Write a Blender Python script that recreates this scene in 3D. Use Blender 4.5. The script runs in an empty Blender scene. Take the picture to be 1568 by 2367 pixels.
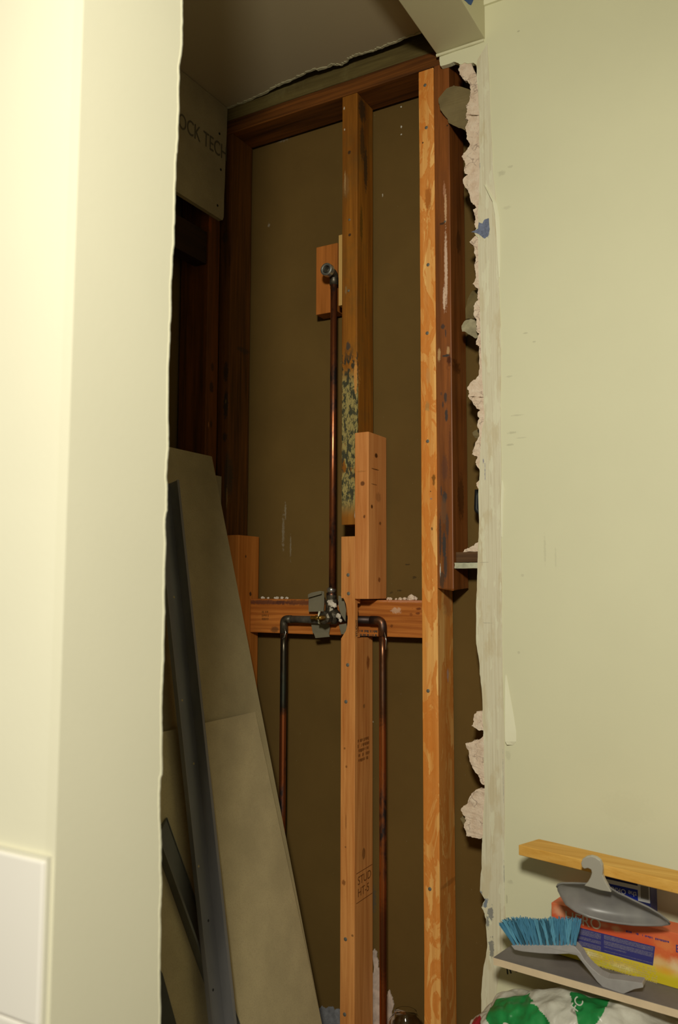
import bpy, bmesh, math, random
from mathutils import Vector, Matrix, noise
from mathutils.geometry import tessellate_polygon
R = math.radians
# ------------------------------------------------------------------ camera
FP = 1940.0                                   # focal length in pixels of a 1568 x 2367 frame
YAW, PIT, ROL = R(60.4), R(5.3), R(.18)
CAM = Vector((-1.7, 0.0, 1.15))
fw = Vector((math.sin(YAW), math.cos(YAW), 0)); rt = Vector((math.cos(YAW), -math.sin(YAW), 0)); up = Vector((0, 0, 1))
F2 = fw*math.cos(PIT) + up*math.sin(PIT); U2 = up*math.cos(PIT) - fw*math.sin(PIT)
R3 = rt*math.cos(ROL) + U2*math.sin(ROL); U3 = U2*math.cos(ROL) - rt*math.sin(ROL)
scn = bpy.context.scene
cd = bpy.data.cameras.new('camera'); cam = bpy.data.objects.new('camera', cd); scn.collection.objects.link(cam)
cam.matrix_world = Matrix(((R3.x, U3.x, -F2.x, CAM.x), (R3.y, U3.y, -F2.y, CAM.y), (R3.z, U3.z, -F2.z, CAM.z), (0, 0, 0, 1)))
cd.sensor_fit = 'VERTICAL'; cd.sensor_height = 23.6; cd.lens = 23.6*FP/2367; cd.clip_start = .01
cd.dof.use_dof = True; cd.dof.focus_distance = 1.95; cd.dof.aperture_fstop = 3.6
scn.camera = cam
# ------------------------------------------------------------------ world, lamps, exposure
w = bpy.data.worlds.new('room_light'); scn.world = w; w.use_nodes = True
w.node_tree.nodes['Background'].inputs[0].default_value = (1, .93, .74, 1)
w.node_tree.nodes['Background'].inputs[1].default_value = .17
ld = bpy.data.lights.new('vanity_lamp', 'SPOT'); lo = bpy.data.objects.new('vanity_lamp', ld); scn.collection.objects.link(lo)
ld.energy = 142; ld.color = (1, .95, .80); ld.shadow_soft_size = .10; ld.spot_size = R(120); ld.spot_blend = 1.0
lo.location = (-2.2, -.14, 1.8)
lo.rotation_euler = (Vector((-.2, .65, .95)) - Vector(lo.location)).to_track_quat('-Z', 'Y').to_euler()
vs = scn.view_settings; vs.view_transform = 'Standard'; vs.look = 'None'; vs.gamma = 1; vs.exposure = 0; vs.use_curve_mapping = False

# ------------------------------------------------------------------ helpers
COL = scn.collection
def ray(px, py): return F2 + R3*((px-784)/FP) - U3*((py-1183.5)/FP)
def PX(px, py, X=0.0):                         # point of the plane x = X seen there in the photograph
    d = ray(px, py); return CAM + d*((X-CAM.x)/d.x)
def PY(px, py, Y):
    d = ray(px, py); return CAM + d*((Y-CAM.y)/d.y)
def PZ(px, py, Z):
    d = ray(px, py); return CAM + d*((Z-CAM.z)/d.z)
def lin(c): c /= 255.; return c/12.92 if c <= .04045 else ((c+.055)/1.055)**2.4
def C(r, g, b, k=1.0): return (min(.95, lin(r)*k), min(.95, lin(g)*k), min(.95, lin(b)*k), 1)

def tag(o, label=None, cat=None, group=None, kind=None):
    for k, v in (('label', label), ('category', cat), ('group', group), ('kind', kind)):
        if v: o[k] = v
    return o
def empty(name, loc, label, cat, group=None):
    o = bpy.data.objects.new(name, None); COL.objects.link(o); o.location = loc; o.empty_display_size = .02
    return tag(o, label, cat, group)
def link(name, bm, mat, parent=None, loc=None, smooth=False):
    """world-space bmesh -> one object; origin at loc (or the parent's base)"""
    loc = Vector(parent.location) if (parent is not None and loc is None) else Vector(loc or (0, 0, 0))
    bmesh.ops.recalc_face_normals(bm, faces=bm.faces)
    for v in bm.verts: v.co -= loc
    if smooth:
        for f in bm.faces: f.smooth = True
    me = bpy.data.meshes.new(name); bm.to_mesh(me); bm.free()
    o = bpy.data.objects.new(name, me); COL.objects.link(o)
    if parent is not None: o.parent = parent
    else: o.location = loc
    for m in (mat if isinstance(mat, (list, tuple)) else [mat]): me.materials.append(m)
    return o
def sub(name, bm, mat, parent, smooth=False):
    """mesh under a part (whose own origin is its parent's base)"""
    root = parent.parent if parent.parent else parent
    loc = Vector(root.location)
    o = link(name, bm, mat, None, loc, smooth); o.location = (0, 0, 0); o.parent = parent
    return o
def BM(): return bmesh.new()
def box(bm, x0, x1, y0, y1, z0, z1, bev=0.0):
    r = bmesh.ops.create_cube(bm, size=1)['verts']
    for v in r: v.co = Vector(((x0+x1)/2+v.co.x*(x1-x0), (y0+y1)/2+v.co.y*(y1-y0), (z0+z1)/2+v.co.z*(z1-z0)))
    if bev:
        es = list({e for v in r for e in v.link_edges})
        bmesh.ops.bevel(bm, geom=es, offset=bev, segments=2, affect='EDGES', profile=.6)
    return bm
def board(x0, x1, y0, y1, z0, z1, ax='z', wob=.0008, seed=0, bev=.002, rough_end=0):
    """sawn timber: bevelled, long edges a little wavy, ends optionally splintered"""
    bm = box(BM(), x0, x1, y0, y1, z0, z1, bev)
    i = 'xyz'.index(ax); a, b = (x0, x1, y0, y1, z0, z1)[2*i:2*i+2]
    n = max(2, int((b-a)/.05))
    nv = Vector((0, 0, 0)); nv[i] = 1
    for k in range(1, n):
        co = Vector((0, 0, 0)); co[i] = a+(b-a)*k/n
        bmesh.ops.bisect_plane(bm, geom=bm.verts[:]+bm.edges[:]+bm.faces[:], plane_co=co, plane_no=nv)
    for v in bm.verts:
        q = Vector((v.co.x*3, v.co.y*3, v.co.z*3))+Vector((seed*3.1, seed, 7))
        q[i] = v.co[i]*6+seed
        d = noise.noise_vector(q)*wob
        d[i] = 0; v.co += d
        if rough_end and abs(v.co[i]-a) < .01: v.co[i] += (noise.noise(v.co*260)*rough_end)
    return bm
def prism(bm, pts, fn, t):
    """closed outline pts (2d) -> fn(a, b, side) gives 3d for side 0 / 1"""
    A = [bm.verts.new(fn(p[0], p[1], 0)) for p in pts]; B = [bm.verts.new(fn(p[0], p[1], 1)) for p in pts]
    n = len(pts)
    for i in range(n): bm.faces.new((A[(i+1) % n], A[i], B[i], B[(i+1) % n]))
    for t3 in tessellate_polygon([[Vector((p[0], p[1], 0)) for p in pts]]):
        try: bm.faces.new([A[i] for i in t3]); bm.faces.new([B[i] for i in t3[::-1]])
        except ValueError: pass
    return bm
def yz(pts, x0, x1, taper=0):
    return prism(BM(), pts, lambda a, b, s: (x1 if s else x0, a, b), 0)
def WP(pl, X=0.0): return [(PX(a, b, X).y, PX(a, b, X).z) for a, b in pl]
def jag(pts, amp, n=3, seed=1, closed=True, minlen=.004):
    rnd = random.Random(seed); P = [Vector((p[0], p[1])) for p in pts]
    for it in range(n):
        Q = []; m = len(P)
        for i in range(m if closed else m-1):
            a, b = P[i], P[(i+1) % m]; L = (b-a).length; Q.append(a)
            if L > minlen:
                nrm = Vector((-(b-a).y, (b-a).x))/L
                Q.append((a+b)/2+nrm*rnd.uniform(-1, 1)*min(amp, L*.22))
        if not closed: Q.append(P[-1])
        P = Q; amp *= .6
    return [(p.x, p.y) for p in P]
def fillet(pts, r, n=6):
    out = [Vector(pts[0])]
    for i in range(1, len(pts)-1):
        a, b, c = Vector(pts[i-1]), Vector(pts[i]), Vector(pts[i+1])
        u, v = (a-b).normalized(), (c-b).normalized()
        th = u.angle(v); d = min(r/math.tan(th/2), (a-b).length*.49, (c-b).length*.49)
        p, q = b+u*d, b+v*d
        for k in range(n+1):
            t = k/n; out.append(p*(1-t)**2+b*2*t*(1-t)+q*t*t)
    out.append(Vector(pts[-1])); return out
def tube(bm, pts, rad, n=14, cap=True):
    pts = [Vector(p) for p in pts]; rr = rad if isinstance(rad, (list, tuple)) else [rad]*len(pts)
    t0 = (pts[1]-pts[0]).normalized(); nn = t0.orthogonal().normalized(); rings = []
    for i, p in enumerate(pts):
        t = ((pts[min(i+1, len(pts)-1)]-p).normalized()+(p-pts[max(i-1, 0)]).normalized())
        t = t.normalized() if t.length > 1e-6 else t0
        nn = (nn-t*nn.dot(t)).normalized(); bn = t.cross(nn)
        rings.append([bm.verts.new(p+(nn*math.cos(2*math.pi*k/n)+bn*math.sin(2*math.pi*k/n))*rr[i]) for k in range(n)])
    for a, b in zip(rings, rings[1:]):
        for k in range(n): bm.faces.new((a[k], a[(k+1) % n], b[(k+1) % n], b[k]))
    if cap: bm.faces.new(rings[0][::-1]); bm.faces.new(rings[-1])
    return bm
def lathe(bm, prof, c, axis=(0, 0, 1), n=24):
    q = Vector((0, 0, 1)).rotation_difference(Vector(axis)); rings = []
    for r, h in prof:
        rings.append([bm.verts.new(Vector(c)+q @ Vector((max(r, 1e-5)*math.cos(2*math.pi*k/n), max(r, 1e-5)*math.sin(2*math.pi*k/n), h))) for k in range(n)])
    for a, b in zip(rings, rings[1:]):
        for k in range(n): bm.faces.new((a[k], a[(k+1) % n], b[(k+1) % n], b[k]))
    return bm
def lump(c, r, seed, sub_=2, sq=(1, 1, 1)):
    bm = BM(); bmesh.ops.create_icosphere(bm, subdivisions=sub_, radius=1)
    for v in bm.verts:
        k = 1+.55*noise.noise(v.co*1.7+Vector((seed*7.3, seed, 0)))
        v.co = Vector(c)+Vector((v.co.x*sq[0], v.co.y*sq[1], v.co.z*sq[2]))*r*k
    return bm

# ------------------------------------------------------------------ materials
class NT:
    def __init__(s, name, rough=.7, spec=.3, metal=0):
        s.m = bpy.data.materials.new(name); s.m.use_nodes = True; s.t = s.m.node_tree
        s.b = s.t.nodes['Principled BSDF']; s.b.inputs['Roughness'].default_value = rough
        s.b.inputs['Specular IOR Level'].default_value = spec; s.b.inputs['Metallic'].default_value = metal
        s.tc = s.t.nodes.new('ShaderNodeTexCoord').outputs['Object']
    def n(s, k, **kw):
        x = s.t.nodes.new(k)
        for a, v in kw.items(): setattr(x, a, v)
        return x
    def l(s, a, b): s.t.links.new(a, b)
    def map(s, scale, loc=(0, 0, 0), rot=(0, 0, 0), src=None):
        x = s.n('ShaderNodeMapping'); x.inputs['Scale'].default_value = scale; x.inputs['Location'].default_value = loc
        x.inputs['Rotation'].default_value = rot; s.l(src or s.tc, x.inputs[0]); return x.outputs[0]
    def noise(s, vec, scale=1, detail=4, rough=.55, dist=0):
        x = s.n('ShaderNodeTexNoise'); x.inputs['Scale'].default_value = scale; x.inputs['Detail'].default_value = detail
        x.inputs['Roughness'].default_value = rough; x.inputs['Distortion'].default_value = dist; s.l(vec, x.inputs['Vector']); return x.outputs['Fac']
    def ramp(s, fac, stops):
        x = s.n('ShaderNodeValToRGB'); s.l(fac, x.inputs[0]); e = x.color_ramp.elements
        while len(e) < len(stops): e.new(.5)
        for i, (p, c) in enumerate(stops):
            e[i].position = p; e[i].color = c if hasattr(c, '__len__') else (c, c, c, 1)
        return x.outputs[0]
    def mix(s, fac, a, b, mode='MIX'):
        x = s.n('ShaderNodeMix', data_type='RGBA', blend_type=mode)
        for v, i in ((fac, 0), (a, 6), (b, 7)):
            if hasattr(v, 'is_linked'): s.l(v, x.inputs[i])
            else: x.inputs[i].default_value = v
        return x.outputs[2]
    def math(s, op, a, b=0.0):
        x = s.n('ShaderNodeMath', operation=op)
        for v, i in ((a, 0), (b, 1)):
            if hasattr(v, 'is_linked'): s.l(v, x.inputs[i])
            else: x.inputs[i].default_value = v
        return x.outputs[0]
    def axis(s, i):
        x = s.n('ShaderNodeSeparateXYZ'); s.l(s.tc, x.inputs[0]); return x.outputs[i]
    def spot(s, c, rad, wob=.35, soft=.45):
        """0..1 mask of an irregular stain of radii rad about c (object space)"""
        a = s.n('ShaderNodeVectorMath', operation='SUBTRACT'); s.l(s.tc, a.inputs[0]); a.inputs[1].default_value = c
        b = s.n('ShaderNodeVectorMath', operation='MULTIPLY'); s.l(a.outputs[0], b.inputs[0]); b.inputs[1].default_value = [1/r for r in rad]
        d = s.n('ShaderNodeVectorMath', operation='LENGTH'); s.l(b.outputs[0], d.inputs[0])
        if not hasattr(s, '_w'): s._w = s.noise(s.tc, 180, 3)
        e = s.math('ADD', d.outputs['Value'], s.math('MULTIPLY', s.math('SUBTRACT', s._w, .5), wob*3))
        m = s.n('ShaderNodeMapRange', interpolation_type='SMOOTHSTEP'); s.l(e, m.inputs[0])
        m.inputs[1].default_value = 1+soft/2; m.inputs[2].default_value = 1-soft; m.inputs[3].default_value = 0; m.inputs[4].default_value = 1
        return m.outputs[0]
    def stains(s, col, spots, loc):
        for (c, rad, cc, k, *o) in spots:
            f = s.math('MULTIPLY', s.spot(tuple(Vector(c)-Vector(loc)), rad, *(o or ())), k)
            col = s.mix(f, col, cc)
        return col
    def bump(s, h, strength=.3, dist=.001):
        x = s.n('ShaderNodeBump'); x.inputs['Strength'].default_value = strength; x.inputs['Distance'].default_value = dist
        s.l(h, x.inputs['Height']); s.l(x.outputs[0], s.b.inputs['Normal'])
    def out(s, col):
        if hasattr(col, 'is_linked'): s.l(col, s.b.inputs['Base Color'])
        else: s.b.inputs['Base Color'].default_value = col
        return s.m

def wood(name, light, dark, ax='z', seed=0, fine=1.0, figure=0.0, rough=.62, spec=.25, spots=(), loc=(0, 0, 0), mold=None, dirt=None, fig_scale=1.0, blotch=0):
    m = NT(name, rough, spec); i = 'xyz'.index(ax)
    sc = [170, 170, 170]; sc[i] = 7
    g = m.noise(m.map(sc, (seed*1.7, seed*.9, seed*2.3)), 1, 5, .6, .35)
    s2 = [38, 38, 38]; s2[i] = 2.2
    g2 = m.noise(m.map(s2, (seed, seed*2.9, seed)), 1, 3, .5, .8)
    f = m.math('ADD', m.math('MULTIPLY', g, .55*fine), m.math('MULTIPLY', g2, .75))
    col = m.ramp(f, [(.42, dark), (.78, light)])
    if figure:
        if blotch:
            s4 = [26*fig_scale]*3; s4[i] = 8*fig_scale
            bl = m.noise(m.map(s4, (seed*2, seed, 3)), 1, 5, .62, 2.0)
            bm_ = m.ramp(bl, [(.46, 0.), (.50, 1.), (.60, .75), (.68, 1.)])
            col = m.mix(m.math('MULTIPLY', bm_, blotch), col, (dark[0]*.92, dark[1]*.72, dark[2]*.5, 1))
        s3 = [30*fig_scale]*3; s3[i] = 3.2*fig_scale
        wv = m.n('ShaderNodeTexWave', wave_type='BANDS', bands_direction='Y' if ax != 'y' else 'Z', wave_profile='SIN')
        wv.inputs['Scale'].default_value = .8; wv.inputs['Distortion'].default_value = 7; wv.inputs['Detail'].default_value = 4
        wv.inputs['Detail Scale'].default_value = 1.1; m.l(m.map(s3, (seed, seed*1.3, seed*.7)), wv.inputs['Vector'])
        fig = m.ramp(wv.outputs['Fac'], [(.50, 0.), (.66, 1.)])
        dk = (dark[0]*.74, dark[1]*.56, dark[2]*.4, 1)
        col = m.mix(m.math('MULTIPLY', fig, figure), col, dk)
    sp = m.ramp(m.noise(m.tc, 340, 2, .5), [(.70, 0.), (.76, 1.)])
    col = m.mix(m.math('MULTIPLY', sp, .35), col, (dark[0]*.4, dark[1]*.35, dark[2]*.3, 1))
    if dirt:
        dn = m.ramp(m.noise(m.map([9, 9, 9]), 1, 6, .65), [(.5, 0.), (.66, 1.)])
        col = m.mix(m.math('MULTIPLY', dn, dirt[1]), col, dirt[0])
    if mold:
        for (z0, z1, cc, thr, nsc, k) in mold:
            z = m.axis(2)
            a = m.n('ShaderNodeMapRange', interpolation_type='SMOOTHSTEP'); m.l(z, a.inputs[0]); a.inputs[1].default_value = z0-loc[2]; a.inputs[2].default_value = z0-loc[2]+.05
            b = m.n('ShaderNodeMapRange', interpolation_type='SMOOTHSTEP'); m.l(z, b.inputs[0]); b.inputs[1].default_value = z1-loc[2]; b.inputs[2].default_value = z1-loc[2]-.05
            x = m.axis(0)
            xm = m.math('LESS_THAN', x, .006-loc[0])
            nn = m.ramp(m.noise(m.map([nsc, nsc, nsc*.45], (seed+thr*9, 3, k)), 1, 6, .7), [(thr, 0.), (thr+.05, 1.)])
            fac = m.math('MULTIPLY', m.math('MULTIPLY', m.math('MULTIPLY', a.outputs[0], b.outputs[0]), nn), m.math('MULTIPLY', xm, k))
            col = m.mix(fac, col, cc)
    col = m.stains(col, spots, loc)
    m.bump(f, .35, .0009)
    return m.out(col)
def plain(name, c, rough=.6, spec=.3, metal=0, nsc=0, namp=.15, bump=0, bsc=200):
    m = NT(name, rough, spec, metal); col = c
    if nsc:
        f = m.noise(m.tc, nsc, 5, .6)
        col = m.ramp(f, [(.3, tuple(x*(1-namp) for x in c[:3])+(1,)), (.7, tuple(min(.95, x*(1+namp)) for x in c[:3])+(1,))])
    if bump: m.bump(m.noise(m.tc, bsc, 4), bump, .001)
    return m.out(col)

PAINT = (.74, .725, .50, 1); PAINT_D = (.71, .69, .465, 1)
def paint(name, spots=(), loc=(0, 0, 0), c=PAINT):
    m = NT(name, .55, .35)
    f = m.noise(m.tc, 2.5, 4); col = m.ramp(f, [(.3, c), (.7, tuple(x*.94 for x in c[:3])+(1,))])
    col = m.stains(col, spots, loc)
    m.bump(m.noise(m.tc, 150, 3), .12, .0008); return m.out(col)
M_steel = plain('nail_steel', (.16, .155, .13, 1), .6, .4, .3)
M_gyp = None
def gypsum(name):
    m = NT(name, .95, .1)
    a = m.noise(m.tc, 70, 6, .65); v = m.n('ShaderNodeTexVoronoi', feature='DISTANCE_TO_EDGE'); v.inputs['Scale'].default_value = 55
    nz = m.n('ShaderNodeTexNoise'); nz.inputs['Scale'].default_value = 60; m.l(m.tc, nz.inputs['Vector'])
    ad = m.n('ShaderNodeVectorMath', operation='ADD'); sc_ = m.n('ShaderNodeVectorMath', operation='SCALE'); m.l(nz.outputs['Color'], sc_.inputs[0]); sc_.inputs['Scale'].default_value = .02
    m.l(m.tc, ad.inputs[0]); m.l(sc_.outputs[0], ad.inputs[1]); m.l(ad.outputs[0], v.inputs['Vector'])
    crack = m.ramp(v.outputs['Distance'], [(0, 1.), (.055, 0.)])
    gate = m.ramp(m.noise(m.tc, 34, 3), [(.46, 0.), (.56, 1.)])
    col = m.ramp(a, [(.3, (.66, .50, .37, 1)), (.55, (.78, .63, .49, 1)), (.75, (.80, .69, .55, 1))])
    col = m.mix(m.math('MULTIPLY', m.math('MULTIPLY', crack, gate), .75), col, (.24, .17, .14, 1))
    m.bump(a, .8, .004); return m.out(col)
M_gyp = gypsum('broken_gypsum')
GYP_GREY = plain('gypsum_dust', (.62, .55, .46, 1), .95, .1, nsc=90, namp=.25, bump=.6, bsc=120)

# ------------------------------------------------------------------ the setting
def struct(o, label=None): return tag(o, label, kind='structure')
YF, YHB, XA, XB, XD = .589, .704, -1.163, -1.026, -.013       # stub / header planes, drywall face
ZC, ZH, ZA, YB = 2.457, 2.369, 2.424, 1.32                     # ceilings, soffit, back wall face

struct(link('floor', box(BM(), -3, .5, -1.5, 2.4, -.1, 0), plain('subfloor', (.22, .17, .11, 1), .8, nsc=8, namp=.3)))
struct(link('ceiling', box(BM(), -3, .1, -1.5, YF+.05, ZC, ZC+.1), paint('ceiling_paint')))
# alcove ceiling with the edge torn back from the framing
ce = [(527, 253), (560, 243), (600, 222), (638, 201), (650, 196), (690, 178), (731, 160), (736, 163), (770, 150), (793, 150), (806, 137), (830, 127), (862, 119), (884, 112), (892, 107), (925, 95), (972, 77)]
edge = [(PZ(a, b, ZA).x, PZ(a, b, ZA).y) for a, b in ce]
edge = [(min(x, -.002), y) for x, y in edge]
edge = jag([(edge[0][0], YB)]+edge+[(edge[-1][0], YHB-.01)], .003, 3, 5, closed=False)
o = struct(link('ceiling', prism(BM(), edge+[(XB, YHB-.01), (XB, YB)], lambda a, b, s: (a, b, ZA+.0127*s), 0),
    [NT('alcove_ceiling', .7, .2).out((.44, .37, .235, 1))]))
pe = [(x+.0, y) for x, y in edge[4:-4]]
rl = random.Random(3)
ridge = [(x-rl.uniform(.003, .009), y) for x, y in pe]
sub_m = plain('torn_ceiling_paint', (.46, .43, .27, 1), .8, nsc=60, namp=.2, bump=.5)
cp = link('torn_paint_edge', prism(BM(), pe+ridge[::-1], lambda a, b, s: (a, b, ZA-.0016+.0018*s), 0), sub_m, o); 
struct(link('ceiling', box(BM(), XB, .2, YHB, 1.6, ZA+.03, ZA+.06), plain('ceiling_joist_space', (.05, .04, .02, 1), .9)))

# bulkhead over the opening
hd = struct(link('wall_front', box(BM(), -1.3, XD, YF, YHB, ZH, ZC, .0015), paint('header_paint', c=(.62, .58, .38, 1))))
# stub wall on the left: painted end board with ragged cut edge, painted side
eg = [(421, 0), (421, 60), (418, 130), (414, 150), (413, 230), (409, 350), (407, 365), (404, 470), (402, 540), (398, 600), (395, 700), (391, 800), (389, 1000), (384, 1100), (386, 1180), (381, 1215), (380, 1330), (378, 1500), (374, 1600), (374, 1790), (370, 1805), (371, 1920), (373, 2050), (371, 2150), (370, 2367)]
ept = jag([(XB+.002, ZC)]+[(PY(a, b, YF).x, PY(a, b, YF).z) for a, b in eg]+[(XB, 0)], .0013, 4, 11, closed=False)
wl = struct(link('wall_left', prism(BM(), ept+[(XA, 0), (XA, ZC)], lambda a, b, s: (a, YF+.013*s, b), 0), paint('stub_wall_paint', c=(.68, .655, .50, 1))))
rr = random.Random(5)
bead = BM(); pl = ept[1:-1]
prism(bead, [(a-.0001, b) for a, b in pl]+[(a-rr.uniform(.0012, .0018), b) for a, b in pl[::-1]], lambda a, b, s: (a, YF-.0005+.0008*s, b), 0)
link('paint_ridge', bead, paint('stub_edge_paint', c=(.76, .735, .56, 1)), wl)
link('wall_core', box(BM(), XA, XB-.004, YF+.013, YB+.1, 0, ZC), paint('side_wall_paint', c=(.70, .675, .52, 1)), wl)
# glazed wall tile on the stub wall's side
tm = NT('white_tile', .18, .5); tl = tm.out((.78, .75, .69, 1))
for r_ in range(5):
    for c_ in range(3):
        z1 = .914-r_*.1385; y0 = .5945+c_*.155-(.0 if r_ % 2 == 0 else .0)
        link('tile', box(BM(), XA-.0085, XA-.0005, y0, y0+.1535, z1-.137, z1, .0022), tl, wl)
link('tile_grout', box(BM(), XA-.005, XA, YF+.004, 1.06, 0, .917), plain('grout', (.6, .58, .47, 1), .9), wl)

# wet wall drywall, right of the exposed framing
face = [(1016, 137), (1019, 153), (1040, 147), (1048, 143), (1060, 146), (1066, 149), (1074, 145), (1083, 147), (1094, 145), (1102, 152), (1103, 183), (1106, 221), (1108, 259), (1108.5, 297),
        (1109, 335), (1109, 373), (1108.5, 411), (1107, 470), (1106, 520), (1097, 538), (1106, 550), (1107, 640), (1109, 668), (1111, 769), (1115, 875), (1118.5, 917), (1121, 959), (1114, 1000), (1110, 1056), (1109, 1100), (1107, 1120),
        (1108, 1202), (1107, 1242), (1105, 1273), (1104, 1323), (1103, 1364), (1101, 1404), (1101, 1465), (1103, 1496), (1109, 1536), (1111, 1565), (1115.7, 1620), (1118, 1697),
        (1121, 1825), (1117, 1928), (1114.5, 1951), (1114, 2008), (1111, 2030), (1110, 2061), (1122, 2080), (1113.4, 2097), (1121, 2112), (1124, 2124), (1125, 2154), (1127, 2180), (1124, 2210), (1118, 2237), (1115, 2267), (1113, 2330)]
fl = jag([(PX(1016, 137, XD).y, ZC-.03)]+WP(face, XD)+[(WP([(1113, 2340)], XD)[0][0], 0)], .0012, 2, 21, closed=False)
sp = []
def wsp(px, py, ry, rz, c, k, wob=.35, soft=.45): sp.append((PX(px, py, XD), (.02, ry, rz), c, k, wob, soft))
smudge = (.42, .40, .27, 1)
for a, b, u, v, k in ((1199, 72, .003, .002, .6), (1160, 400, .008, .006, .4), (1180, 385, .006, .003, .35), (1172, 480, .010, .004, .25), (1215, 770, .005, .002, .5), (1235, 790, .004, .002, .4),
        (1178, 870, .008, .002, .35), (1195, 960, .014, .002, .35), (1185, 1000, .010, .003, .45), (1180, 1028, .009, .002, .45), (1205, 1012, .012, .0015, .3), (1260, 1270, .0025, .03, .25), (1285, 1290, .0018, .024, .2),
        (1208, 1330, .003, .003, .3), (1200, 1508, .003, .003, .35), (1175, 1745, .006, .010, .25), (1180, 2038, .006, .004, .35), (1172, 2080, .002, .010, .5), (1450, 1870, .05, .03, .06)):
    wsp(a, b, u, v, smudge, k, .5)
wr = struct(link('wall_right', yz(fl+[(-1.5, 0), (-1.5, ZC), (PX(1016, 137, XD).y, ZC)], XD, -.001), paint('wall_right_paint', sp)))
# broken gypsum core that sticks out past the face paper
core_out = [(1063, 145), (1060, 160), (1064, 174), (1070, 182), (1078, 187), (1084, 193), (1088, 199), (1088, 216), (1087, 231), (1084, 239), (1078, 245), (1081, 252), (1078, 266), (1077, 276), (1084, 278), (1079, 291), (1078, 304),
    (1080, 318), (1084, 329), (1086, 338), (1079, 348), (1068, 363), (1075, 372), (1077, 381), (1073.6, 396), (1078, 403), (1083, 405), (1073, 412), (1071, 419), (1081, 438), (1090, 468), (1100, 477), (1103, 481), (1095, 485), (1100, 502), (1098, 520),
    (1104, 530), (1103, 545), (1086, 560), (1097, 572), (1101, 597), (1098, 615), (1101, 640), (1093, 657), (1106, 669), (1105, 684), (1106, 695), (1095, 708), (1096, 725), (1103, 739), (1104, 755), (1102, 765), (1109, 772), (1101.6, 797), (1109, 801),
    (1109, 853), (1108, 866), (1100, 878), (1089, 884), (1081, 895), (1085, 904), (1083, 917), (1099, 938), (1111, 949), (1105, 957), (1109, 968), (1105, 980), (1109, 995), (1105, 1016), (1094, 1041), (1092, 1050), (1105, 1056), (1101, 1066), (1103, 1077), (1109, 1085), (1115, 1100), (1102, 1117), (1105, 1128), (1112, 1131)]
# right boundary follows behind the face
core_in = [(1128, 1131), (1132, 1050), (1132, 950), (1122, 870), (1119, 760), (1118, 640), (1117, 500), (1120, 350), (1118, 230), (1113, 160), (1104, 149), (1090, 149)]
def shard(pl, name, seed, x0=-.0115, x1=-.0015, amp=.0022, mat=M_gyp, parent=wr, bul=.002):
    P = jag(WP(pl, -.010), amp, 3, seed)
    cy = sum(p[0] for p in P)/len(P); cz = sum(p[1] for p in P)/len(P)
    def f(a, b, s):
        if s == 0: return (x0+bul*noise.noise(Vector((a*90, b*90, seed))), a, b)
        return (x1, a-.004*(noise.noise(Vector((b*60, seed, 2)))), b+.003*noise.noise(Vector((a*60, b*70, seed))))
    return link(name, prism(BM(), P, f, 0), mat, parent)
# split the long core into pieces that can be told apart
cuts = [0, 12, 22, 33, 43, 61, 74, len(core_out)]
inn = core_in[::-1]
def inner_x(y):
    for (x0, y0), (x1, y1) in zip(inn, inn[1:]):
        if y0 <= y <= y1: return x0+(x1-x0)*(y-y0)/(y1-y0+1e-6)
    return inn[-1][0] if y > inn[-1][1] else inn[0][0]
for i in range(len(cuts)-1):
    seg = core_out[cuts[i]:min(cuts[i+1]+1, len(core_out))]
    y0, y1 = seg[0][1], seg[-1][1]
    shard(seg+[(inner_x(y1), y1), (inner_x((y0+y1)/2), (y0+y1)/2), (inner_x(y0), y0+1)], 'gypsum_shard', 31+i)
shard([(1132, 1640), (1117, 1643), (1103, 1644), (1097, 1652), (1097, 1668), (1090.6, 1677), (1104, 1685), (1117, 1688), (1132, 1690)], 'gypsum_shard', 51)
shard([(1132, 1692), (1118, 1697), (1109, 1709), (1095, 1713), (1077, 1718), (1084, 1734), (1086, 1752), (1097, 1780), (1110, 1800), (1118, 1814), (1132, 1816)], 'gypsum_shard', 52)
shard([(1132, 1818), (1120, 1823), (1100, 1826), (1090.6, 1834), (1081.5, 1857), (1066.6, 1871), (1070, 1880), (1076, 1887), (1078, 1898), (1073.5, 1912), (1079, 1932), (1100, 1937), (1116, 1936), (1132, 1935)], 'gypsum_shard', 53)
# stripped strip where the corner bead and tape were pulled off
stR = [(1128, 100), (1133, 200), (1136, 300), (1141, 400), (1146, 450), (1150, 520), (1154, 640), (1156, 700), (1159, 800), (1158, 950), (1160, 1100), (1158, 1200), (1161, 1350), (1162, 1500), (1164, 1600), (1167, 1700), (1168, 1850), (1167, 2000), (1169, 2120), (1163, 2200), (1150, 2280), (1140, 2367)]
tmm = NT('stripped_drywall_paper', .85, .15)
s1 = tmm.noise(tmm.map([1, 260, 5]), 1, 4, .6); s2 = tmm.noise(tmm.map([8, 30, 9], (3, 1, 0)), 1, 5, .6)
c0 = tmm.ramp(s1, [(.25, (.56, .50, .35, 1)), (.45, (.68, .63, .46, 1)), (.7, (.74, .70, .53, 1))])
c0 = tmm.mix(tmm.math('MULTIPLY', tmm.ramp(s2, [(.52, 0.), (.60, 1.)]), .45), c0, (.57, .47, .28, 1))
c0 = tmm.mix(tmm.math('MULTIPLY', tmm.ramp(tmm.noise(tmm.map([8, 60, 14], (9, 5, 0)), 1, 4), [(.58, 0.), (.61, 1.)]), .7), c0, (.76, .74, .55, 1))
ts = []
blue = (.16, .20, .27, 1)
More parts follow.
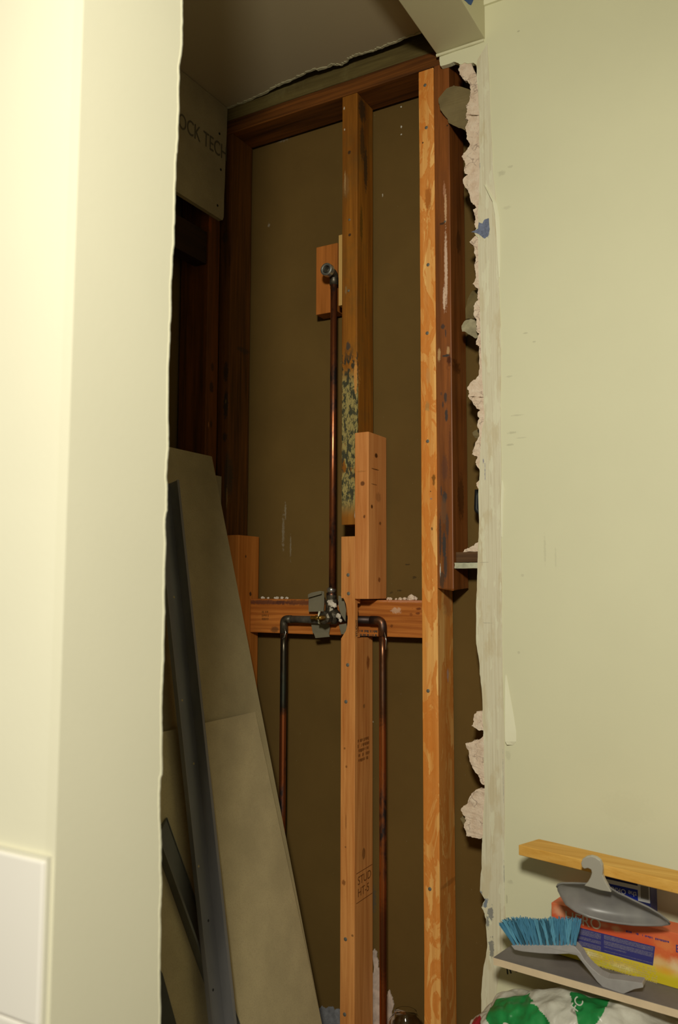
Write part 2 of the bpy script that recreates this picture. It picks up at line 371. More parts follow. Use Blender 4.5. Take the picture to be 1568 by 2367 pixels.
for a, b, ry, rz, cc, k in ((1114, 536, .006, .006, blue, .9), (1124, 522, .005, .010, blue, .9), (1128, 540, .004, .008, blue, .7), (1108, 385, .003, .008, blue, .5),
        (1122, 2085, .007, .010, blue, .9), (1112, 2068, .004, .006, blue, .8), (1135, 2110, .006, .014, (.2, .2, .2, 1), .85), (1128, 2130, .004, .012, (.18, .19, .2, 1), .8), (1137, 2190, .005, .018, (.2, .2, .19, 1), .85),
        (1118, 1065, .0012, .006, (.2, .2, .3, 1), .8), (1122, 1092, .001, .018, (.2, .2, .3, 1), .7), (1164, 1330, .0008, .03, (.3, .3, .28, 1), .6), (1165, 1430, .0008, .03, (.25, .27, .3, 1), .7), (1165, 1600, .0008, .04, (.3, .3, .28, 1), .5),
        (1164, 1800, .0007, .05, (.3, .3, .28, 1), .6), (1166, 2020, .001, .03, (.25, .25, .25, 1), .6), (1162, 1000, .0006, .04, (.3, .3, .25, 1), .6), (1128, 1440, .012, .001, (.35, .33, .25, 1), .5), (1120, 1300, .012, .0008, (.4, .36, .27, 1), .5)):
    ts.append((PX(a, b, XD), (.02, ry, rz), cc, k, .8, .3))
c0 = tmm.stains(c0, ts, (0, 0, 0))
tmm.bump(s1, .5, .0012); M_strip = tmm.out(c0)
fs = WP([p for p in face if 150 <= p[1]][1:]+[(1113, 2340)], XD)
fs = [(y-.0003, z) for y, z in fs]
link('stripped_paper', yz(jag(fs+WP(stR[::-1], XD)+WP([(1104, 140), (1085, 138), (1060, 132), (1040, 134), (1019, 139)], XD)[::1][:1], .0007, 2, 61), XD-.0008, XD+.0004), M_strip, wr)
link('tape_remnant', yz(jag(WP([(1090, 537), (1106, 529), (1108, 514), (1116, 517), (1121, 508), (1131, 505), (1133, 530), (1130, 545), (1121, 552), (1112, 545), (1104, 540)], XD), .0006, 2, 62), XD-.0013, XD-.0006), plain('faded_blue_tape', (.165, .19, .28, 1), .8, .1, nsc=160, namp=.3), wr)
# curled paint flaps along the strip
M_flap = paint('peeling_paint', c=(.80, .785, .58, 1))
def flap(pl, lift, name='paint_flap'):
    bm = BM(); L = []
    for (a, b, wpx, k) in pl:
        p = PX(a, b, XD); q = PX(a+wpx, b+2, XD)
        L.append([bm.verts.new((XD-.0006-lift*k, p.y, p.z)), bm.verts.new((XD-.0012-lift*.55*k, (p.y*.6+q.y*.4), (p.z+q.z)/2)), bm.verts.new((XD-.0004, q.y, q.z)), bm.verts.new((XD+.0008, p.y, p.z))])
    for A, B_ in zip(L, L[1:]):
        for i in range(4): bm.faces.new((A[i], A[(i+1) % 4], B_[(i+1) % 4], B_[i]))
    bm.faces.new(L[0]); bm.faces.new(L[-1][::-1])
    return link(name, bm, M_flap, wr, smooth=False)
flap([(1120, 427, 3, .3), (1130, 446, 6, 1), (1141, 468, 8, 1), (1147, 500, 8, 1), (1150, 545, 7, .8), (1152, 600, 5, .4), (1153, 640, 3, .1)], .006)
flap([(1169, 1560, 3, .1), (1170, 1600, 9, .5), (1171, 1650, 17, .9), (1171, 1690, 23, 1), (1172, 1712, 22, 1), (1175, 1720, 12, .8)], .009)
flap([(1160, 1110, 3, .2), (1161, 1130, 5, 1), (1160, 1160, 4, .7), (1159, 1240, 3, .2)], .004)
# caulk under the bulkhead and along the ceiling
bm = BM(); tube(bm, [(-.014, YF+.002, ZH-.003), (-.016, YF+.03, ZH-.004), (-.0145, YF+.07, ZH-.003), (-.017, YHB, ZH-.0045)], .0035, 8)
link('caulk_bead', bm, paint('caulk', c=(.72, .69, .46, 1)), wr)
struct(link('trim_1', yz([(-1.5, ZC-.012), (YF, ZC-.012), (YF, ZC), (-1.5, ZC)], XD-.006, XD), paint('ceiling_bead_paint', c=(.8, .78, .56, 1))))

# back of the next room's wallboard, seen between the studs
sh = NT('brown_wallboard_back', .8, .15)
f1 = sh.noise(sh.map([3, 3, 3]), 1, 5, .6); f2 = sh.noise(sh.tc, 420, 2)
SHC = (.130, .077, .020, 1)
cc = sh.ramp(f1, [(.3, tuple(x*.85 for x in SHC[:3])+(1,)), (.7, tuple(x*1.12 for x in SHC[:3])+(1,))])
cc = sh.mix(sh.ramp(f2, [(.74, 0.), (.78, .8)]), cc, (.03, .02, .01, 1))
cc = sh.mix(sh.ramp(sh.noise(sh.map([9, 300, 300], (4, 4, 4)), 1, 1), [(.80, 0.), (.83, .8)]), cc, (.42, .38, .28, 1))
ss = []
for a, b, ry, rz, c_, k in ((655, 1230, .004, .045, (.32, .29, .22, 1), .35), (660, 1180, .003, .02, (.32, .29, .22, 1), .4), (672, 1265, .0025, .03, (.32, .29, .22, 1), .35), (657, 322, .02, .006, (.3, .27, .22, 1), .35),
        (622, 520, .004, .006, (.35, .32, .25, 1), .5), (692, 300, .0025, .0025, (.8, .75, .6, 1), 1), (943, 1305, .006, .002, (.04, .025, .01, 1), .8), (925, 1365, .007, .002, (.04, .025, .01, 1), .8), (958, 1335, .006, .003, (.04, .025, .01, 1), .7), (905, 1370, .004, .003, (.04, .025, .01, 1), .6),
        (928, 247, .002, .002, (.6, .58, .5, 1), 1), (928, 293, .002, .003, (.6, .58, .5, 1), 1), (928, 311, .0018, .002, (.6, .58, .5, 1), 1), (885, 451, .0018, .004, (.5, .46, .36, 1), .8), (863, 2080, .008, .03, (.05, .06, .06, 1), .5), (862, 1668, .003, .002, (.45, .4, .3, 1), .9)):
    ss.append((PX(a, b, .1), (.02, ry, rz), c_, k, .9, .6))
cc = sh.stains(cc, ss, (0, 0, 0))
sh.bump(f1, .1); M_sheath = sh.out(cc)
ws = struct(link('wall_behind', box(BM(), .1, .113, -.3, 1.46, 0, 2.45), M_sheath))
wb = struct(link('wall_back', box(BM(), -1.2, .15, YB+.095, YB+.107, 0, 2.45), M_sheath))
# plaster scraps left on the sheathing low down
M_pl = plain('plaster_scrap_white', (.50, .41, .35, 1), .95, .1, nsc=45, namp=.3, bump=.7, bsc=90)
M_pl2 = plain('plaster_scrap_grey', (.17, .155, .15, 1), .95, .1, nsc=60, namp=.3, bump=.5, bsc=90)
def onsheath(pl, name, mat, seed, th=.004, amp=.003):
    return link(name, yz(jag(WP(pl, .1), amp, 3, seed), .1-th, .1005), mat, ws)
onsheath([(852, 2250), (866, 2250), (864, 2205), (867, 2192), (872, 2198), (876, 2225), (880, 2245), (884, 2420), (848, 2420)], 'plaster_scrap', M_pl, 71)
onsheath([(850, 2205), (862, 2198), (862, 2250), (850, 2250)], 'plaster_scrap', M_pl2, 72, .002)
onsheath([(897, 2305), (901, 2287), (906, 2300), (912, 2320), (907, 2340), (912, 2420), (890, 2420)], 'plaster_scrap', M_pl, 73)
onsheath([(738, 2330), (745, 2324), (755, 2332), (768, 2326), (775, 2335), (790, 2330), (800, 2430), (738, 2430)], 'plaster_scrap', plain('plaster_scrap_blue_grey', (.20, .20, .21, 1), .95, .1, nsc=60, namp=.35, bump=.5), 74, .003, .006)

# ------------------------------------------------------------------ framing
L_, D_ = C(186, 124, 60, 1.25), C(150, 84, 26, 1.2)
def nails(root, pts, X=-.0004, y=None, r=.0040):
    for a, b in pts:
        p = PX(a, b, X); bm = BM(); lathe(bm, [(0, .0012), (r*.6, .0011), (r, .0004), (r, -.001), (0, -.001)], p, (-1, .02, 0), 10)
        link('nail', bm, M_steel, root)
def spw(px, py, ry, rz, c, k, X=0.0, rx=.03, wob=.4, soft=.4): return (PX(px, py, X), (rx, ry, rz), c, k, wob, soft)
def spside(px, py, Y, rx, rz, c, k, wob=.4, soft=.4): return (PY(px, py, Y), (rx, .012, rz), c, k, wob, soft)
def stud(label, mat, x0, x1, y0, y1, z0, z1, seed, cat='stud', name='wall_stud', **kw):
    root = empty(name, ((x0+x1)/2, (y0+y1)/2, z0), label, cat)
    b = link('timber', board(x0, x1, y0, y1, z0, z1, seed=seed, **kw), mat, root)
    return root
yr1, yr0 = PX(970, 1200).y, PX(1009, 1200).y          # right stud
yr1, yr0 = .756, .7185
dkk = (.03, .02, .012, 1)
# right, light stud, floor to top plate
loc = ((.089)/2, (yr0+yr1)/2, .04)
m_r = wood('light_figured_wood', C(236, 184, 112, 1.2), C(204, 136, 62, 1.2), seed=3, figure=.25, fig_scale=.8, blotch=.85, fine=.6, loc=loc, spots=[
    spw(1003, 1105, .005, .008, C(110, 70, 10), .8), spw(1003, 1116, .003, .006, C(110, 70, 10), .7), spw(999, 1222, .002, .004, dkk, .8), spw(996, 1136, .0015, .0015, dkk, .8), spw(978, 330, .0018, .0022, dkk, .95), spw(997, 1153, .003, .0015, (.2, .2, .2, 1), .8),
    spw(988, 940, .006, .012, C(150, 130, 80), .5), spw(990, 870, .006, .02, C(205, 150, 90), .5), spw(990, 460, .008, .03, C(150, 80, 15), .6), spw(988, 1490, .006, .006, C(220, 160, 100), .4),
    spside(1035, 1395, yr0, .03, .03, C(135, 95, 65), .35), spside(1036, 1560, yr0, .006, .016, (.45, .42, .4, 1), .55), spside(1040, 2040, yr0, .05, .006, C(70, 40, 15), .3)])
s_r = stud('tallest light orange-tan stud with wavy grain, from the floor to the top plate', m_r, 0, .089, yr0, yr1, .04, 2.351, 3)
nails(s_r, [(983, 197), (986, 295), (990, 612), (989, 1020), (990, 1597), (994, 2055), (988, 770)])
# old red stud sistered to it, cut off half way
zr = PX(1045, 1360).z
loc = (.045, .70, zr)
stn = (.035, .035, .035, 1)
m_o = wood('old_red_wood', C(146, 84, 36, 1.1), C(100, 55, 18, 1.1), seed=8, fine=.8, rough=.45, spec=.4, loc=loc, dirt=(C(110, 66, 40), .35), spots=[
    spw(1030, 480, .003, .04, C(220, 180, 140), .75), spw(1031, 620, .004, .09, C(225, 195, 170), .8), spw(1027, 690, .0035, .03, C(225, 195, 170), .85), spw(1027, 440, .003, .02, C(200, 150, 120), .5), spw(1022, 517, .006, .003, dkk, .8),
    spw(1024, 755, .005, .006, stn, .8), spw(1030, 770, .002, .010, stn, .7), spw(1015, 820, .004, .015, C(200, 160, 110), .7), spw(1036, 810, .004, .010, C(200, 160, 110), .7), spw(1032, 822, .010, .003, stn, .9), spw(1042, 835, .006, .010, C(60, 20, 2), .8, .01), spw(1050, 850, .010, .022, C(66, 28, 2), .75, .03),
    spw(1030, 918, .004, .013, stn, .85), spw(1024, 935, .002, .007, stn, .8), spw(1032, 960, .004, .015, stn, .9), spw(1020, 910, .003, .004, stn, .5),
    spw(1028, 1150, .006, .014, stn, .85), spw(1020, 1135, .002, .012, stn, .7), spw(1028, 1080, .008, .03, C(80, 50, 40), .5), spw(1026, 1180, .008, .03, C(110, 80, 55), .5), spw(1027, 1260, .0045, .03, stn, .9), spw(1030, 1310, .004, .03, stn, .8), spw(1020, 1300, .002, .02, C(140, 90, 30), .6), spw(1018, 1320, .0015, .015, (.6, .58, .5, 1), .8),
    spw(1034, 290, .0022, .0022, dkk, .9), spw(1018, 1240, .003, .05, (.03, .025, .02, 1), .75), spw(1034, 1215, .004, .03, stn, .6), spw(1022, 1340, .006, .02, (.04, .03, .02, 1), .75), spw(1040, 1050, .003, .06, C(80, 40, 20), .5), spside(1066, 1150, .681, .02, .05, C(50, 24, 6), .6), spside(1060, 560, .681, .015, .03, C(50, 22, 4), .6)])
s_o = stud('old reddish stud nailed beside the tallest light stud, cut off halfway down with black stains', m_o, 0, .089, .681, .7183, zr, 2.36, 8, rough_end=.006)
nails(s_o, [(1029, 512)], r=.0025)
# centre stud, upper old part with mould
zc = PX(800, 1212).z; zt = 2.351
loc = (.0415, (PX(826, 600).y+PX(791, 600).y)/2, zc); zf = lambda b: PX(805, b).z
pale = C(150, 138, 84, 1.1)
yc0 = PX(826, 600).y
m_c = wood('old_stained_wood', C(138, 86, 22, 1.25), C(96, 54, 8, 1.2), seed=12, fine=.9, loc=loc, dirt=(C(90, 70, 30, 1.2), .4), mold=[
    (zf(1200), zf(845), pale, .36, 26, .9), (zf(1195), zf(790), (.025, .03, .02, 1), .49, 105, .92), (zf(1190), zf(850), (.05, .05, .03, 1), .53, 140, .8)],
    spots=[spw(808, 352, .0045, .005, dkk, .85), spw(809, 543, .004, .004, dkk, .9), spw(805, 800, .006, .012, (.04, .04, .035, 1), .85), spw(822, 870, .0045, .045, C(200, 140, 70), .9), spw(800, 430, .010, .03, C(150, 120, 80), .25), spw(800, 670, .003, .012, C(140, 120, 80), .5),
    spside(846, 390, yc0, .010, .06, (.03, .02, .01, 1), .8), spside(838, 255, yc0, .020, .03, (.03, .02, .01, 1), .8), spside(838, 330, yc0, .012, .05, (.03, .02, .01, 1), .7), spside(836, 520, yc0, .007, .05, C(70, 56, 10), .65), spside(846, 700, yc0, .004, .05, C(70, 50, 10), .5), spw(798, 420, .002, .03, C(190, 160, 110), .5), spw(796, 250, .002, .004, (.6, .55, .45, 1), .8), spw(797, 300, .0018, .003, (.6, .55, .45, 1), .8), spw(822, 1190, .003, .01, (.5, .48, .4, 1), .7)])
yc0, yc1 = PX(826, 600).y, PX(791, 600).y
s_c = stud('old brown centre stud under the top plate, its lower front mottled with mould', m_c, 0, .083, yc0, yc1, zc, zt, 12, rough_end=.01)
nails(s_c, [(808, 508), (806, 672)], r=.003)
bt = link('furring_strip', board(.0832, .0995, PX(861, 600, .0995).y, yc1-.004, PX(850, 1010, .09).z, zt, seed=14), wood('dark_red_batten', C(60, 24, 4, 1.4), C(38, 14, 2, 1.4), seed=15), None, (.09, .93, 1.5))
tag(bt, 'thin dark red batten behind the right side of the mouldy centre stud', 'batten')
# centre stud, new lower part, notched for the pipes
zl1 = PX(800, 1240).z; zn1, zn0 = PX(822, 1383).z, PX(822, 1476).z
ya, yb = PX(821, 1240).y, PX(789, 1240).y
loc = (.045, (ya+yb)/2, .04)
m_n = wood('new_stud_wood', C(196, 136, 76, 1.3), C(160, 96, 42, 1.3), seed=21, loc=loc, spots=[
    spside(841, 1973, ya, .008, .013, C(96, 48, 8), .9, .15, .2), spside(838, 1978, ya, .017, .022, C(196, 140, 78), .35), spside(851, 1530, ya, .008, .016, C(110, 50, 10), .7), spside(842, 1632, ya, .005, .005, C(100, 70, 40), .6), spw(799, 1958, .002, .002, dkk, .6), spw(795, 2040, .005, .006, C(110, 60, 20), .7), spw(801, 1772, .003, .003, C(110, 70, 30), .7), spw(797, 1730, .0025, .0025, C(110, 70, 30), .7),
    spw(800, 1900, .0016, .02, C(110, 60, 20), .5), spw(815, 2163, .003, .003, dkk, .6)])
r_n = empty('wall_stud', loc, 'new pale centre stud, notched around the pipes, running to the floor', 'stud')
bm = BM()
box(bm, 0, .089, ya, yb, .04, zn0, .0015); box(bm, 0, .089, ya, yb, zn1, zl1, .0015)
bite = [(788, 1370), (789, 1376), (795, 1384), (800, 1396), (803, 1412), (804, 1430), (803, 1445), (800, 1458), (795, 1466), (790, 1474), (789, 1480)]
ly = [(min(yb, PX(a, b).y), PX(a, b).z) for a, b in bite]
prism(bm, [(ya+.0002, ly[0][1])]+ly+[(ya+.0002, ly[-1][1])], lambda a, b, s: (.0002+.013*s, a, b), 0)
for k in range(9):                                # splintered shoulder of the notch
    z = zn0+.002+k*(zn1-zn0-.004)/9
    d = .0135+.008*abs(noise.noise(Vector((k*1.7, 3, 1))))+(.012 if k < 1 or k > 7 else 0)
    box(bm, .0132, d, ya+.0004, ya+.010, z, z+(zn1-zn0)/9)
link('timber', bm, m_n, r_n)
nails(r_n, [(805, 1329), (806, 1372), (804, 1537), (800, 1622), (799, 2171), (797, 2345)], r=.0042)
def lettering(parent, txt, p, size, rot, mat, name='lettering', ext=.0001, align='LEFT', shear=0):
    fc = bpy.data.curves.new(name, 'FONT'); fc.body = txt; fc.size = size; fc.extrude = ext; fc.align_x = align; fc.shear = shear
    tmp = bpy.data.objects.new(name, fc); COL.objects.link(tmp); bpy.context.view_layer.update()
    me = bpy.data.meshes.new_from_object(tmp.evaluated_get(bpy.context.evaluated_depsgraph_get()))
    bpy.data.objects.remove(tmp, do_unlink=True); bpy.data.curves.remove(fc)
    o = bpy.data.objects.new(name, me); COL.objects.link(o); me.materials.clear(); me.materials.append(mat)
    o.parent = parent
    base = Vector(parent.location) if not parent.parent else Vector(parent.parent.location)
    o.location = Vector(p)-base; o.rotation_euler = rot
    return o
M_ink = plain('faded_ink', C(118, 74, 34, 1.1), .9, .1); M_ink2 = plain('grey_ink', (.045, .045, .04, 1), .9, .1)
# writing faces: on x=const facing -x text runs toward -y ; on y=const facing -y text runs toward +x
ROTW = Matrix(((0, 0, -1), (-1, 0, 0), (0, 1, 0))).to_euler()
ROTY = Matrix(((1, 0, 0), (0, 0, -1), (0, 1, 0))).to_euler()
def rot_in(base, deg): return (base.to_matrix() @ Matrix.Rotation(R(deg), 3, 'Z')).to_euler()
def smudge_print(parent, p, u, v, n_, rows, size, mat, seed=1):
    """illegible ink stamp: rows of small worn marks, u along the row, v down"""
    rn = random.Random(seed); bm = BM(); u, v = Vector(u).normalized(), Vector(v).normalized(); nn = Vector(n_).normalized()*.0003
    for r_ in range(rows):
        x = 0
        while x < size[0]:
            w_ = rn.uniform(.0012, .0032)*size[2]; h_ = size[1]/rows*rn.uniform(.45, .7)
            if rn.random() < .8:
                a = Vector(p)+u*x+v*(size[1]*r_/rows); P = [a, a+u*w_, a+u*w_+v*h_, a+v*h_]
                A_ = [bm.verts.new(q+nn) for q in P]; B2 = [bm.verts.new(q) for q in P]
                bm.faces.new(A_); bm.faces.new(B2[::-1])
                for i in range(4): bm.faces.new((A_[(i+1) % 4], A_[i], B2[i], B2[(i+1) % 4]))
            x += w_+rn.uniform(.0006, .0016)*size[2]
    return link('ink_stamp', bm, mat, parent)
p = PY(823, 1745, ya); smudge_print(r_n, (.014, ya, p.z+.032), (1, 0, 0), (0, 0, -1), (0, -1, 0), 5, (.055, .055, 1.2), M_ink, 3)
p = PY(822, 2050, ya); lettering(r_n, 'STUD\nHT-5', (.014, ya-.0004, p.z), .026, rot_in(ROTY, 0), M_ink)
for dz in (.026, -.038):
    b_ = BM(); box(b_, .008, .085, ya-.0005, ya, p.z+dz, p.z+dz+.0012); link('stamp_line', b_, M_ink, r_n)
lettering(r_n, 'STUDHT', (.011, ya-.0004, zn0+.004), .010, rot_in(ROTY, 90), M_ink2)
# short new block sistered on the right of the joint
ys0, ys1 = PX(854, 1200).y, PX(822, 1200).y
zs0, zs1 = PX(855, 1385).z, PX(822, 1003).z+.002
loc = (.0425, (ys0+ys1)/2, zs0)
m_s = wood('pale_new_wood', C(206, 144, 84, 1.25), C(172, 106, 52, 1.25), seed=27, fine=.7, loc=loc, spots=[
    spw(840, 1118, .006, .006, C(90, 50, 20), .85, wob=.1), spw(844, 1194, .003, .004, C(90, 50, 20), .8), spw(838, 1090, .014, .002, C(120, 80, 30), .3),
    spside(870, 1053, ys0, .008, .006, C(70, 35, 5), .95, .1), spside(860, 1171, ys0, .005, .005, C(70, 35, 5), .95, .1), spside(868, 1085, ys0, .02, .0015, C(70, 40, 10), .8), spside(866, 1120, ys0, .015, .0012, C(70, 40, 10), .7), spside(875, 1150, ys0, .015, .012, C(130, 80, 40), .4), spside(879, 1210, ys0, .006, .004, C(90, 50, 20), .7), spside(877, 1340, ys0, .006, .006, C(120, 60, 20), .8)])
s_s = stud('short pale block of new lumber bridging the joint right of the centre stud', m_s, -.004, .089, ys0, ys1, zs0, zs1, 27, cat='block', name='lumber_block')
# corner stud, old and dark
m_k = wood('dark_corner_wood', C(92, 54, 16, 1.3), C(48, 29, 8, 1.3), seed=31, loc=(.0445, (PX(531, 800).y+PX(503, 800).y-.002)/2, .04), spots=[
    spw(520, 550, .010, .014, dkk, .6), spw(522, 860, .008, .03, (.02, .02, .015, 1), .75), spw(522, 935, .008, .04, (.02, .02, .015, 1), .85), spw(533, 948, .002, .014, C(130, 110, 60), .6), spw(522, 928, .002, .006, C(130, 110, 60), .5), spw(520, 1010, .008, .012, (.02, .02, .015, 1), .7), spw(524, 1100, .008, .06, (.03, .03, .02, 1), .6), spw(524, 1150, .002, .03, C(150, 120, 70), .5), spw(566, 450, .003, .004, C(190, 100, 40), .8, .03), spw(563, 810, .006, .008, dkk, .6, .06)])
s_k = stud('dark old stud in the alcove corner under the left end of the top plate', m_k, 0, .089, PX(531, 800).y, PX(503, 800).y-.002, .04, 2.351, 31)
# short new stud standing in front of the corner stud
zq = PX(560, 1236).z
m_q = wood('new_corner_wood', C(180, 112, 48, 1.35), C(146, 84, 28, 1.3), seed=35, fine=.6, loc=(.04, 1.27, .04), spots=[spside(566, 1286, 1.2540, .003, .004, dkk, .8), spside(577, 1373, 1.254, .005, .006, dkk, .85), spside(572, 1497, 1.254, .004, .005, dkk, .8), spside(583, 1576, 1.254, .003, .004, dkk, .7)])
s_q = stud('new light stud piece left of the horizontal block, cut off at its top', m_q, .0, .089, 1.2545, 1.2915, .04, zq, 35)
# plates
m_p = wood('old_plate_wood', C(112, 65, 22, 1.15), C(58, 32, 9, 1.1), ax='y', seed=41, figure=.3, loc=(.04, 1, 2.36))
tp = link('top_plate', board(-.001, .089, .676, YB+.01, 2.352, 2.389, ax='y', seed=41), m_p, None, (.04, 1, 2.352)); tag(tp, 'reddish old top plate running along the top of the studs', 'beam')
tp2 = link('top_plate', board(-.0005, .089, .676, YB+.01, 2.3895, 2.455, ax='y', seed=42, wob=.0015), wood('dusty_plate_wood', C(92, 80, 44, 1.3), C(62, 50, 24, 1.3), ax='y', seed=43, dirt=(C(110, 100, 62, 1.2), .6), loc=(.04, 1, 2.39)), None, (.04, 1, 2.3895)); tag(tp2, 'dusty grey upper plate between the reddish plate and the torn ceiling edge', 'beam')
sl = link('sole_plate', board(0, .089, .60, YB+.08, .001, .039, ax='y', seed=44), m_p, None, (.04, 1, .001)); tag(sl, 'old bottom plate on the floor under the studs', 'beam')
# horizontal block behind the valve
zb0, zb1 = 1.0425, 1.127
m_b = wood('block_wood', C(184, 112, 48, 1.15), C(140, 74, 20, 1.15), ax='y', seed=47, figure=.35, loc=(.07, 1, zb0), spots=[spw(917, 1411, .012, .007, C(215, 180, 150), .6, .05, wob=1.), spw(968, 1407, .008, .003, C(90, 36, 10), .8, .05), spw(966, 1418, .006, .003, C(90, 36, 10), .7, .05), spw(905, 1447, .004, .004, C(100, 50, 10), .7, .05), spw(950, 1421, .004, .004, C(120, 60, 20), .6, .05),
    spw(615, 1392, .08, .006, C(80, 50, 44), .7, .05), spw(700, 1393, .09, .007, C(70, 40, 36), .7, .05), spw(940, 1390, .07, .003, C(200, 140, 110), .6, .05), spw(634, 1455, .012, .008, dkk, .6, .05), spw(672, 1440, .006, .01, C(180, 110, 40), .5, .05)])
hb = empty('horizontal_block', (.07, 1, zb0), 'horizontal wooden block across the stud bays behind the shower valve', 'block')
link('timber', board(.051, .089, .7565, 1.2525, zb0, zb1, ax='y', seed=47, wob=.0004), m_b, hb)
p = PX(832, 1456, .051); smudge_print(hb, (.051, p.y, p.z), (0, -1, 0), (0, 0, -1), (-1, 0, 0), 2, (.045, .018, .8), M_ink2, 4)
p = PX(606, 1412, .051); smudge_print(hb, (.051, p.y, p.z), (0, -1, 0), (0, 0, -1), (-1, 0, 0), 3, (.020, .026, .8), M_ink, 5)
# crumbs on the block
k = 0; cr, cl = [], []
for a, b, r in ((896, 1384, .0042), (892, 1386, .003), (903, 1383, .004), (913, 1386, .0028), (919, 1386, .003), (926, 1385, .0042), (933, 1385, .0046), (938, 1387, .003), (952, 1380, .0085), (958, 1385, .005), (601, 1386, .004), (610, 1387, .003), (617, 1387, .003), (630, 1386, .003), (641, 1387, .004), (649, 1386, .004), (657, 1387, .0035), (664, 1387, .003)):
    k += 1; p = PX(a, b, .06)
    big = r > .008
    o = link('gypsum_crumb', lump((.060+.012*((k*7) % 3)/2, p.y, zb1+r*.62), r, k, 2, (1, 1.1, .85)), M_gyp if a > 800 else GYP_GREY, None, (.06, p.y, zb1))
    nth = ('leftmost', 'second', 'third', 'fourth', 'fifth', 'sixth', 'seventh', 'eighth', 'rightmost')
    if a > 800: cr.append((a, o, big))
    else: cl.append((a, o, big))
    if k == 18:
        for side_, lst, txt in (('right', sorted([c for c in cr if not c[2]], key=lambda c: c[0]), 'pinkish white gypsum crumb on the block right of the centre stud'), ('left', sorted(cl, key=lambda c: c[0]), 'grey gypsum crumb on the block left of the valve')):
            for q_, (_, ob_, _b) in enumerate(lst): tag(ob_, (nth[q_] if q_ < len(lst)-1 else 'rightmost')+' '+txt, 'crumb', 'gypsum crumbs on the %s part of the block' % side_)
        tag([c for c in cr if c[2]][0][1], 'largest white gypsum lump at the right end of the horizontal block', 'crumb')
# lower fire block and the clear jar on it
fb = link('fire_block', board(.041, .089, .7565, ya-.001, .11, .148, ax='y', seed=51), m_b, None, (.04, .85, .11)); tag(fb, 'low horizontal block between the centre stud and the tallest stud', 'block')
gl = NT('clear_glass', .03, .5); gl.b.inputs['Transmission Weight'].default_value = 1; gl.b.inputs['IOR'].default_value = 1.45; M_glass = gl.out((.95, .96, .93, 1))
pj = PX(938, 2350, .062)
jr = empty('glass_jar', (.062, pj.y, .148), 'clear glass jar standing upside down on the low block beside the tallest stud', 'jar')
ht = PX(937, 2338, .062).z-.148
prof = [(.0365, 0), (.0385, .001), (.0385, ht-.030), (.0368, ht-.020), (.030, ht-.011), (.0262, ht-.008), (.0255, ht-.001), (.0240, ht), (.0001, ht+.0004),
        (.0001, ht-.0016), (.0232, ht-.002), (.0242, ht-.009), (.029, ht-.0130), (.0350, ht-.021), (.0365, ht-.030), (.0365, 0)]
link('jar_body', lathe(BM(), prof, (.062, pj.y, .148), n=40), M_glass, jr, smooth=True)

# backing board for the shower arm
ybk0, ybk1 = PX(790, 620, .05).y, PX(731, 620, .05).y
zk0, zk1 = PX(731, 728, .05).z, PX(731, 572, .05).z
bk = link('backing_board', board(.05, .089, ybk0+.012, ybk1, zk0, zk1, seed=55, wob=.0004), wood('backing_board_wood', C(166, 100, 42, 1.3), C(132, 76, 25, 1.3), seed=56, fine=.7, loc=(.07, 1.03, zk0)), None, (.07, 1.03, zk0))
tag(bk, 'square new wood backing board behind the shower arm elbow', 'board')
sm_ = link('shim', board(.02, .0495, PX(791, 620, .02).y, PX(783, 620, .02).y, PX(787, 706, .02).z, PX(787, 543, .02).z, seed=57, wob=.0003, bev=.0008), wood('shim_wood', C(190, 158, 96, 1.35), C(168, 132, 74, 1.35), seed=58, fine=.5), None, (.03, .98, zk0))
tag(sm_, 'thin pale vertical shim between the backing board and the centre stud', 'shim')

# wooden stub behind the drywall edge with old plaster on it
zz0, zz1 = PX(1058, 1300, .012).z, PX(1058, 1276, .012).z
nb = link('nailer_block', board(.012, .05, .56, .6805, zz0, zz1, ax='y', seed=61), wood('grey_brown_wood', C(92, 66, 40, 1.3), C(64, 42, 24, 1.3), ax='y', seed=62, loc=(.03, .6, zz0)), None, (.03, .62, zz0)); tag(nb, 'dark brown nailer block beside the cut end of the red stud', 'block')
pb = link('plaster_slab', yz(jag([(.6805, zz0-.001), (.6805, zz0-.013), (.56, zz0-.014), (.56, zz0-.001)], .001, 4, 66), .004, .045), plain('old_plaster', (.50, .50, .36, 1), .9, .1, nsc=40, namp=.3, bump=.5), None, (.02, .62, zz0)); tag(pb, 'pale plaster slab stuck under the dark nailer block', 'plaster')
o = link('gypsum_lump', shard([(1062, 1275), (1070, 1268), (1082, 1262), (1090, 1256), (1100, 1252), (1120, 1250), (1120, 1275)], 'tmp', 67, .012, .03).data and lump((.028, PX(1092, 1266, .02).y, zz1+.006), .0001, 1), M_gyp, None, (0, 0, 0))
bpy.data.objects.remove(o, do_unlink=True)
gch = [ob for ob in bpy.data.objects if ob.name == 'tmp'][0]; gch.parent = None; gch.name = 'gypsum_lump'
tag(gch, 'jagged pinkish gypsum lump lying on the dark nailer block', 'gypsum')
